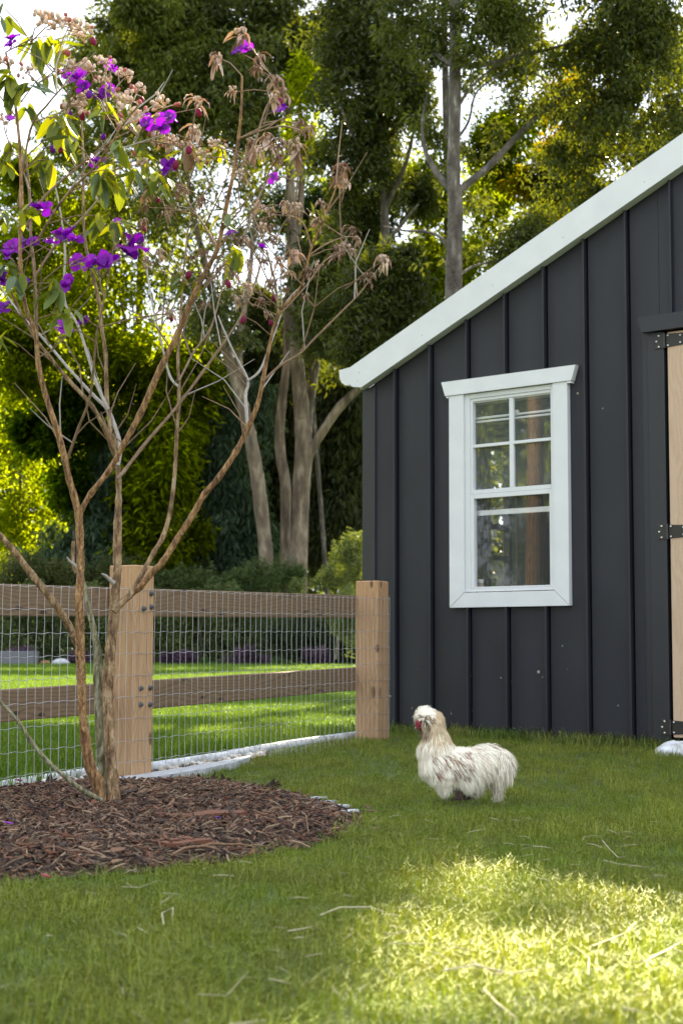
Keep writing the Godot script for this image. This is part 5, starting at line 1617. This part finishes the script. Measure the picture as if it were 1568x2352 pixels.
		for k in 5:
			part("petal", pet, mat, fl, Transform3D(Basis(Vector3.UP, TAU * k / 5.0 + rf(-0.15, 0.15)) * Basis(Vector3.RIGHT, rf(-0.45, 0.95)) * Basis(Vector3.BACK, rf(-0.35, 0.35)) * rf(0.9, 1.2), Vector3.ZERO))
	for g in [[207, 215, 26, 0], [222, 218, 24, 0], [325, 228, 26, 1], [160, 260, 24, 0], [188, 262, 26, 1], [212, 92, 26, 1], [240, 313, 20, 0], [368, 300, 24, 1], [437, 630, 26, 1], [522, 650, 22, 1], [630, 683, 22, 1], [562, 733, 22, 1], [395, 730, 18, 1], [360, 458, 18, 1], [436, 342, 26, 1], [455, 255, 24, 1], [645, 232, 26, 1], [406, 375, 26, 1], [270, 165, 20, 1], [120, 340, 22, 0], [142, 345, 18, 1], [620, 740, 18, 1], [330, 525, 16, 1]]:
		var p: Vector3 = hang.call(at(g[0], g[1] - 6, 5.66 - 0.3 + rf(-0.25, 0.25)))
		var sc: float = g[2] * 0.8 * 5.4 / 3628.0
		var mb := MB.new()
		mb.ball(Transform3D(Basis.from_scale(Vector3(0.36, 0.55, 0.36)), Vector3(0, -0.5, 0)), 7, 9)
		for k in 5:
			var a := TAU * k / 5.0
			mb.tri(Vector3(cos(a - 0.4) * 0.2, 0.0, sin(a - 0.4) * 0.2), Vector3(cos(a + 0.4) * 0.2, 0.0, sin(a + 0.4) * 0.2), Vector3(cos(a) * 0.46, -0.55, sin(a) * 0.46), Vector3(cos(a), 0.2, sin(a)))
		part("bud", mb.mesh(), wine if g[3] else purple[2], t, Transform3D(Basis.from_euler(Vector3(rf(-0.4, 0.4), rf(0, TAU), rf(-0.4, 0.4))) * sc, p))


# ---------- the hen ----------
func soft(caps: Array, p: Vector3, k: float) -> float:
	var d := 1e9
	for c in caps:
		var a: Vector3 = c[0]
		var ba: Vector3 = c[1] - a
		var h := clampf((p - a).dot(ba) / maxf(ba.length_squared(), 1e-9), 0.0, 1.0)
		var e: float = (p - a - ba * h).length() - lerpf(c[2], c[3], h)
		var m := maxf(k - absf(d - e), 0.0) / k
		d = minf(d, e) - m * m * k * 0.25
	return d


func skin(mb: MB, caps: Array, cell: float, k: float) -> void:       # surface nets
	var lo := Vector3.INF
	var hi := -Vector3.INF
	for c in caps:
		for q in [[c[0], c[2]], [c[1], c[3]]]:
			var r: Vector3 = Vector3.ONE * q[1]
			lo = lo.min(q[0] - r)
			hi = hi.max(q[0] + r)
	lo -= Vector3.ONE * cell * 2.5
	hi += Vector3.ONE * cell * 2.5
	var nx := int((hi.x - lo.x) / cell) + 1
	var ny := int((hi.y - lo.y) / cell) + 1
	var nz := int((hi.z - lo.z) / cell) + 1
	var f := PackedFloat32Array()
	f.resize(nx * ny * nz)
	for z in nz:
		for y in ny:
			for x in nx:
				f[(z * ny + y) * nx + x] = soft(caps, lo + Vector3(x, y, z) * cell, k)
	var at_cell := {}
	for z in nz - 1:
		for y in ny - 1:
			for x in nx - 1:
				var b := (z * ny + y) * nx + x
				var inside := 0
				for q in 8:
					if f[b + (q & 1) + ((q >> 1) & 1) * nx + (q >> 2) * nx * ny] < 0.0:
						inside += 1
				if inside == 0 or inside == 8:
					continue
				var sum := Vector3.ZERO
				var cnt := 0
				for q in 8:
					for ax in 3:
						if q & (1 << ax):
							continue
						var q2 := q | (1 << ax)
						var f1 := f[b + (q & 1) + ((q >> 1) & 1) * nx + (q >> 2) * nx * ny]
						var f2 := f[b + (q2 & 1) + ((q2 >> 1) & 1) * nx + (q2 >> 2) * nx * ny]
						if (f1 < 0.0) == (f2 < 0.0):
							continue
						var p := Vector3(q & 1, (q >> 1) & 1, q >> 2)
						p[ax] += f1 / (f1 - f2)
						sum += p
						cnt += 1
				var w := lo + (Vector3(x, y, z) + sum / cnt) * cell
				var e := cell * 0.5
				var g := Vector3(soft(caps, w + Vector3(e, 0, 0), k) - soft(caps, w - Vector3(e, 0, 0), k), soft(caps, w + Vector3(0, e, 0), k) - soft(caps, w - Vector3(0, e, 0), k), soft(caps, w + Vector3(0, 0, e), k) - soft(caps, w - Vector3(0, 0, e), k))
				at_cell[b] = mb.add(w, g.normalized())
	for z in range(1, nz - 1):
		for y in range(1, ny - 1):
			for x in range(1, nx - 1):
				var b := (z * ny + y) * nx + x
				for ax in 3:
					var st: int = [1, nx, nx * ny][ax]
					if (f[b] < 0.0) == (f[b + st] < 0.0):
						continue
					var u: int = [nx, nx * ny, 1][ax]
					var v: int = [nx * ny, 1, nx][ax]
					if at_cell.has(b) and at_cell.has(b - u) and at_cell.has(b - v) and at_cell.has(b - u - v):
						mb.idx(at_cell[b], at_cell[b - u], at_cell[b - u - v])
						mb.idx(at_cell[b], at_cell[b - u - v], at_cell[b - v])


func plume(x: float, y: float) -> Array:                   # [colour, direction, length] of the feathers at a place on the hen's side
	var white := Color(1.0, 0.91, 0.76)
	var c := white * rf(0.85, 1.12)
	var d := Vector3(0.9, -0.45, 0)
	var l := 0.034
	if y < 322 and x < 560:                                  # crest
		d = Vector3((x - 380.0) / 130.0, (240.0 - y) / 150.0 + 0.25, 0)
		if x > 420:
			d = Vector3(0.8, -0.6, 0)
		l = 0.024
		if x > 460 or (x > 420 and y > 260):
			c = Color(0.68, 0.53, 0.34) * rf(0.85, 1.15)
		if x > 325 and x < 470 and y > 245 + (x - 325) * 0.1 and rng.randf() < 0.6:
			c = Color(0.15, 0.10, 0.06) * rf(0.6, 1.6)
			l = 0.016
	elif y < 560 and x < 700:                                # neck
		d = Vector3(0.35 if x > 520 else 0.02, -1, 0)
		l = 0.042
		if y < 470 and x < 440:
			if rng.randf() < 0.4:
				c = Color(0.14, 0.09, 0.05) * rf(0.7, 1.6)
				l = 0.018
			else:
				c = Color(0.50, 0.40, 0.27)
		elif y < 500 and rng.randf() < 0.75:
			c = Color(0.70, 0.55, 0.35) * rf(0.8, 1.15)
		elif rng.randf() < 0.3:
			c = Color(0.60, 0.48, 0.33)
	elif x > 1010:                                           # tail
		var t := clampf((x - 960.0) / 190.0, 0.0, 1.0)
		d = Vector3(1.0 - 1.15 * t, 0.25 - 1.3 * t - clampf((y - 600.0) / 400.0, 0, 0.8), 0)
		l = 0.062
		if rng.randf() < 0.04 + 0.08 * t:
			c = Color(0.30, 0.21, 0.16) * rf(0.7, 1.4)
		elif rng.randf() < 0.3:
			c = Color(0.55, 0.46, 0.35)
	elif x > 450 and x < 830 and y > 600 and y < 850:        # wing
		d = Vector3(0.75, -0.7, 0)
		l = 0.036
		var blotch := sin(x * 0.045 + y * 0.02) + sin(y * 0.06 - x * 0.03)
		if rng.randf() < 0.42 + 0.22 * blotch:
			c = [Color(0.30, 0.16, 0.09), Color(0.42, 0.27, 0.18), Color(0.24, 0.15, 0.11), Color(0.46, 0.36, 0.28)][rng.randi() % 4] * rf(0.8, 1.2)
	elif y > 800:                                            # thighs and belly
		d = Vector3(0.12 if x < 700 else 0.45, -1, 0)
		l = 0.034
		if x > 880:
			l = 0.05
			if rng.randf() < 0.25:
				c = Color(0.52, 0.42, 0.31)
	elif x > 830:                                            # saddle
		d = Vector3(0.75, -0.65, 0)
		l = 0.06
		if rng.randf() < 0.25:
			c = Color(0.58, 0.48, 0.36)
	else:                                                    # breast
		d = Vector3(0.1, -1, 0)
		l = 0.03
	return [c, d.normalized(), l * rf(0.6, 1.1)]


func hen() -> void:
	var S := 0.000379
	var foot := gp(1052, 1851)
	var h := thing("hen", "fluffy cream white bantam hen with brown wing patch standing on the lawn", "hen", foot + Vector3(0, 0.018, 0), deg_to_rad(-4.0))
	h.scale = Vector3.ONE * 0.97
	var P := func(x: float, y: float, z := 0.0) -> Vector3: return Vector3((x - 710.0) * S, (1100.0 - y) * S, z * S)
	var C := func(x: float, y: float, z: float, r: float, x2: float, y2: float, z2: float, r2: float) -> Array: return [P.call(x, y, z), P.call(x2, y2, z2), r * S, r2 * S]
	var caps := [C.call(385, 300, 0, 78, 400, 330, 0, 80), C.call(385, 250, 0, 62, 470, 285, 0, 68), C.call(450, 340, 0, 88, 500, 560, 0, 138), C.call(430, 620, 0, 110, 475, 740, 0, 150), C.call(570, 740, 0, 168, 880, 740, 0, 165), C.call(1000, 705, 0, 150, 1115, 715, 0, 125), C.call(560, 870, 60, 105, 560, 930, 60, 70), C.call(700, 880, -50, 105, 820, 890, 30, 100), C.call(1080, 840, 0, 90, 1090, 900, 0, 60)]
	var mb := MB.new()
	skin(mb, caps, 0.0085, 0.03)
	mb.col = Color.WHITE
	# colour the down under the feathers by place
	for i in mb.v.size():
		mb.c[i] = plume(mb.v[i].x / S + 710.0, 1100.0 - mb.v[i].y / S)[0] * 0.9
	var body := part("body", mb.mesh(), M.tinted, h)
	var fe := MB.new()
	var bn := mb.v.size()
	for i in 30000:
		var q := rng.randi() % bn
		var n := mb.n[q]
		var p := mb.v[q] + Vector3(rf(-1, 1), rf(-1, 1), rf(-1, 1)) * 0.006
		var x := p.x / S + 710.0
		var y := 1100.0 - p.y / S
		if x < 372 and y > 270 and y < 400 and absf(p.z) > 0.008 and p.z > 0.0:
			continue                                         # bare face
		var a := plume(x, y)
		var d: Vector3 = a[1]
		d = (d + Vector3(rf(-0.3, 0.3), rf(-0.25, 0.25), rf(-0.35, 0.35))).normalized()
		d = (d - n * d.dot(n) * 0.9).normalized()
		d = (d + n * rf(0.05, 0.34)).normalized()
		var s := d.cross(n).normalized() * rf(0.0005, 0.0013)
		fe.col = a[0]
		var l: float = a[2]
		var m1 := p + d * l * 0.5 + n * 0.002
		var tip := p + d * l + Vector3(0, -l * 0.22, 0) - n * 0.002
		var nn := (n + Vector3(rf(-0.2, 0.2), rf(-0.2, 0.2), rf(-0.2, 0.2))).normalized()
		var v0 := fe.add(p - s * 0.7, nn)
		var v1 := fe.add(p + s * 0.7, nn)
		var v2 := fe.add(m1 + s, nn)
		var v3 := fe.add(m1 - s, nn)
		var v4 := fe.add(tip, nn)
		fe.idx(v0, v1, v2)
		fe.idx(v0, v2, v3)
		fe.idx(v3, v2, v4)
	var fm := leafy(Color(0.35, 0.35, 0.35), 0.8)
	part("plumage", fe.mesh(), fm, h).set_meta("kind", "stuff")
	# long tail feathers arching over
	var tl := MB.new()
	for i in 260:
		var z := rf(-110, 110)
		var x0 := rf(940, 1130)
		var y0 := rf(560, 720) + absf(z) * 0.5
		var rr := rf(90, 175)
		var y1 := rf(780, 985)
		var x1 := minf(1265.0, x0 + rr)
		var tone := rng.randf()
		tl.col = (Color(0.97, 0.88, 0.73) if tone < 0.8 else (Color(0.62, 0.52, 0.39) if tone < 0.93 else Color(0.24, 0.17, 0.14))) * rf(0.85, 1.1)
		var prev := []
		for k in 7:
			var t := k / 6.0
			var bx := x0 + (x1 - x0) * sin(t * 1.9) / sin(1.5)
			var by := lerpf(y0, y1, pow(t, 1.7)) - 28.0 * sin(t * PI)
			var pp: Vector3 = P.call(minf(bx, 1268.0), by, z * (1.0 - 0.2 * t) + rf(-3, 3))
			var w := 0.0026 * sin(PI * clampf(t * 0.9 + 0.1, 0, 1))
			var nn := Vector3(0.3, 0.3, signf(z) + 0.4).normalized()
			var row := [tl.add(pp - Vector3(w, w * 0.4, 0), nn), tl.add(pp + Vector3(w, w * 0.4, 0), nn)]
			if k > 0:
				tl.idx(prev[0], prev[1], row[1])
				tl.idx(prev[0], row[1], row[0])
			prev = row
	part("tail", tl.mesh(), fm, h).set_meta("kind", "stuff")
	# face: comb and wattles, beak, eye, dark cheek down
	var fc := MB.new()
	for q in [[306, 322, 40, 24], [300, 345, 34, 20], [318, 350, 46, 22], [330, 330, 58, 22], [312, 372, 30, 15], [292, 318, 18, 13], [322, 372, 48, 15]]:
		fc.ball(Transform3D(Basis.from_scale(Vector3(1, 1.15, 0.9) * q[3] * S), P.call(q[0], q[1], q[2])), 6, 8)
	part("comb", fc.mesh(), paint(Color(0.22, 0.018, 0.03), 0.65), h)
	var bk := MB.new()
	bk.tube([P.call(322, 350, 26), P.call(300, 362, 24), P.call(283, 376, 22), P.call(276, 392, 21)], [0.009, 0.0072, 0.004, 0.0008], 7)
	part("beak", bk.mesh(), paint(Color(0.20, 0.17, 0.15), 0.45), h)
	var ey := MB.new()
	ey.ball(Transform3D(Basis.from_scale(Vector3(12, 12, 8) * S), P.call(338, 312, 74)), 6, 8)
	part("eye", ey.mesh(), paint(Color(0.012, 0.008, 0.006), 0.12), h)
	# feet: dark shanks, feathered, four toes
	for sgn in [[715, 50, 0], [800, -45, 30]]:
		var lg := MB.new()
		var ankle: Vector3 = P.call(sgn[0] - 4 + sgn[2] * 0.2, 1075, sgn[1])
		lg.tube([P.call(sgn[0] - 15, 940, sgn[1]), P.call(sgn[0] + 4, 1010, sgn[1]), ankle], [0.011, 0.0085, 0.0075], 7)
		for a in [2.6, 3.14, 3.7, 0.2]:
			var e := ankle + Vector3(cos(a), 0, -sin(a)) * 0.03
			lg.tube([ankle, ankle.lerp(e, 0.5) + Vector3(0, 0.004, 0), Vector3(e.x, 0.004, e.z)], [0.006, 0.005, 0.0025], 5)
		part("foot", lg.mesh(), paint(Color(0.035, 0.022, 0.016), 0.7), h)
		var ff := MB.new()
		for k in 160:
			var p0: Vector3 = P.call(sgn[0] + rf(-40, 32), rf(985, 1050), sgn[1] + rf(-22, 22))
			var d := Vector3(rf(-0.3, 0.5), -1, rf(-0.2, 0.4)).normalized() * rf(0.014, 0.03)
			ff.col = Color(0.07, 0.042, 0.026) * rf(0.6, 1.7)
			ff.tri(p0, p0 + d + Vector3(0.001, 0, 0), p0 + Vector3(0.003, 0, 0), Vector3(0, 0, 1))
		part("foot_feathers", ff.mesh(), M.tinted, h)


# ---------- small things ----------
func small_things() -> void:
	# white stone at the door
	var p := gp(1556, 1733)
	var mb := MB.new()
	var nz := noise(1.1, 44, 3)
	mb.ball(Transform3D(Basis.from_scale(Vector3(0.12, 0.062, 0.09)), Vector3(0, 0.008, 0)), 14, 22)
	for i in mb.v.size():
		mb.v[i] *= 1.0 + 0.16 * nz.get_noise_3dv(mb.v[i] * 14.0)
	tag(part("white_stone", mb.mesh(), M.kerb, self, Transform3D(Basis(), p)), "rounded bluish white stone at the foot of the timber door", "stone")
	# dry straws on the lawn
	var st := [
		[[[1382, 1952], [1400, 1975], [1418, 1995], [1436, 1992]], "bent pale straw lying alone on the lawn at right", 0.0022], [[[1385, 2008], [1420, 2010], [1462, 2006]], "short brown straw just below the bent pale straw", 0.002],
		[[[890, 2205], [960, 2208], [1070, 2196]], "long straight straw at the left edge of the sunlit grass", 0.0022], [[[1015, 2262], [1090, 2262], [1180, 2270], [1240, 2264]], "flat bundle straw in the middle of the sunlit grass", 0.004],
		[[[1085, 2238], [1130, 2268], [1230, 2258]], "crossed straw lying over the flat straw in sunlit grass", 0.003], [[[1110, 2300], [1140, 2335], [1185, 2385]], "straw pointing down out of the picture at the bottom edge", 0.0035],
		[[[430, 2392], [520, 2395], [610, 2388]], "straight straw in the shaded grass near the bottom", 0.0025], [[[458, 2335], [520, 2322], [570, 2280]], "curved straw above the straight one at bottom left", 0.002],
		[[[525, 2410], [560, 2398], [612, 2400]], "short forked straw at the bottom below centre left", 0.002], [[[1360, 2210], [1410, 2190], [1460, 2165]], "slanting pale straw in the bright patch at right", 0.003],
		[[[1490, 2240], [1530, 2215], [1568, 2190]], "thick pale straw at the right edge of the sunlit patch", 0.0045], [[[280, 2065], [320, 2062], [362, 2045]], "thin straw in shaded grass below the bark bed", 0.0016],
		[[[376, 2150], [372, 2125], [398, 2115], [395, 2140]], "curled pale husk in shaded grass left of centre", 0.003], [[[660, 2180], [690, 2172], [720, 2160]], "pale feather like straw in the shaded grass at centre", 0.003],
		[[[735, 2130], [780, 2122], [850, 2120], [885, 2124]], "pale flattened straw at the left of the sunlit patch", 0.0035], [[[1350, 2270], [1352, 2240], [1310, 2200]], "upright bent straw between the straws at lower right", 0.002],
	]
	var pale := textured(noise_tex(0.05, 91, [[0.0, Color(0.36, 0.30, 0.18)], [1.0, Color(0.58, 0.52, 0.38)]], 128), Vector3(20, 20, 20), 0.7)
	for s in st:
		mb = MB.new()
		var pts := []
		var rs := []
		var q: Array = s[0]
		for i in q.size():
			pts.append(gp(q[i][0], q[i][1]) + Vector3(0, 0.028 + rf(-0.008, 0.008), 0))
			rs.append(s[2] * 0.45 * (1.0 if i < q.size() - 1 else 0.4))
		mb.tube(pts, rs, 5)
		tag(part("dry_straw", mb.mesh(), pale, self), s[1], "straw", "dry straws scattered over the lawn")
	var straw := MB.new()
	straw.tube([Vector3(-0.5, 0, 0), Vector3(0, 0.03, 0.04), Vector3(0.5, 0, 0)], [0.018, 0.02, 0.008], 4)
	var xs := []
	var cs := []
	for i in 260:
		var c := Vector3(rf(-1.1, 1.5), 0.03, rf(-5.2, -2.0))
		if Geometry2D.is_point_in_polygon(Vector2(c.x, c.z), bed):
			continue
		xs.append(Transform3D(Basis.from_euler(Vector3(0, rf(0, TAU), rf(-0.25, 0.25))) * rf(0.02, 0.06), c + Vector3(0, rf(-0.012, 0.01), 0)))
		cs.append(Color(0.26, 0.22, 0.12).lerp(Color(0.40, 0.35, 0.22), rng.randf()))
	tag(scatter("straw_litter", straw.mesh(), M.tinted, xs, cs, self), "fine dry clippings strewn through the near lawn", "straw")
	# fallen petals
	for f in [[105, 2056, 0.016, Color(0.24, 0.02, 0.03), "fallen dark red petal on the grass below the bark bed"], [22, 1925, 0.02, Color(0.22, 0.02, 0.3), "fallen purple petal at the left edge of the bark"], [272, 1935, 0.012, Color(0.22, 0.02, 0.3), "tiny purple petal on bark below the trunk"], [42, 1817, 0.018, Color(0.32, 0.02, 0.16), "pink petal on the white kerb at left"], [500, 1910, 0.012, Color(0.14, 0.03, 0.35), "violet petal on the bark right of the reddish slab"]]:
		var c := gp(f[0], f[1])
		mb = MB.new()
		mb.ball(Transform3D(Basis.from_scale(Vector3(1, 0.18, 0.6) * f[2])), 4, 8)
		tag(part("fallen_petal", mb.mesh(), paint(f[3], 0.6), self, Transform3D(Basis.from_euler(Vector3(0.2, rf(0, 6), 0.2)), c + Vector3(0, 0.045, 0))), f[4], "petal")
	settle()


func settle() -> void:                                     # every thing's own node stands at its base
	for o in get_children():
		if o is MeshInstance3D or not o is Node3D or not o.has_meta("label") or o.position != Vector3.ZERO:
			continue
		var first: MeshInstance3D = null
		for k in o.get_children():
			if k is MeshInstance3D:
				first = k
				break
		if first == null:
			continue
		var bb := first.mesh.get_aabb()
		var low := Vector3.ZERO
		var vs: PackedVector3Array = first.mesh.surface_get_arrays(0)[Mesh.ARRAY_VERTEX]
		low = vs[0]
		for v in vs:
			if v.y < low.y:
				low = v
		low.y = maxf(low.y, 0.0)
		o.position = low
		for k in o.get_children():
			k.position -= low
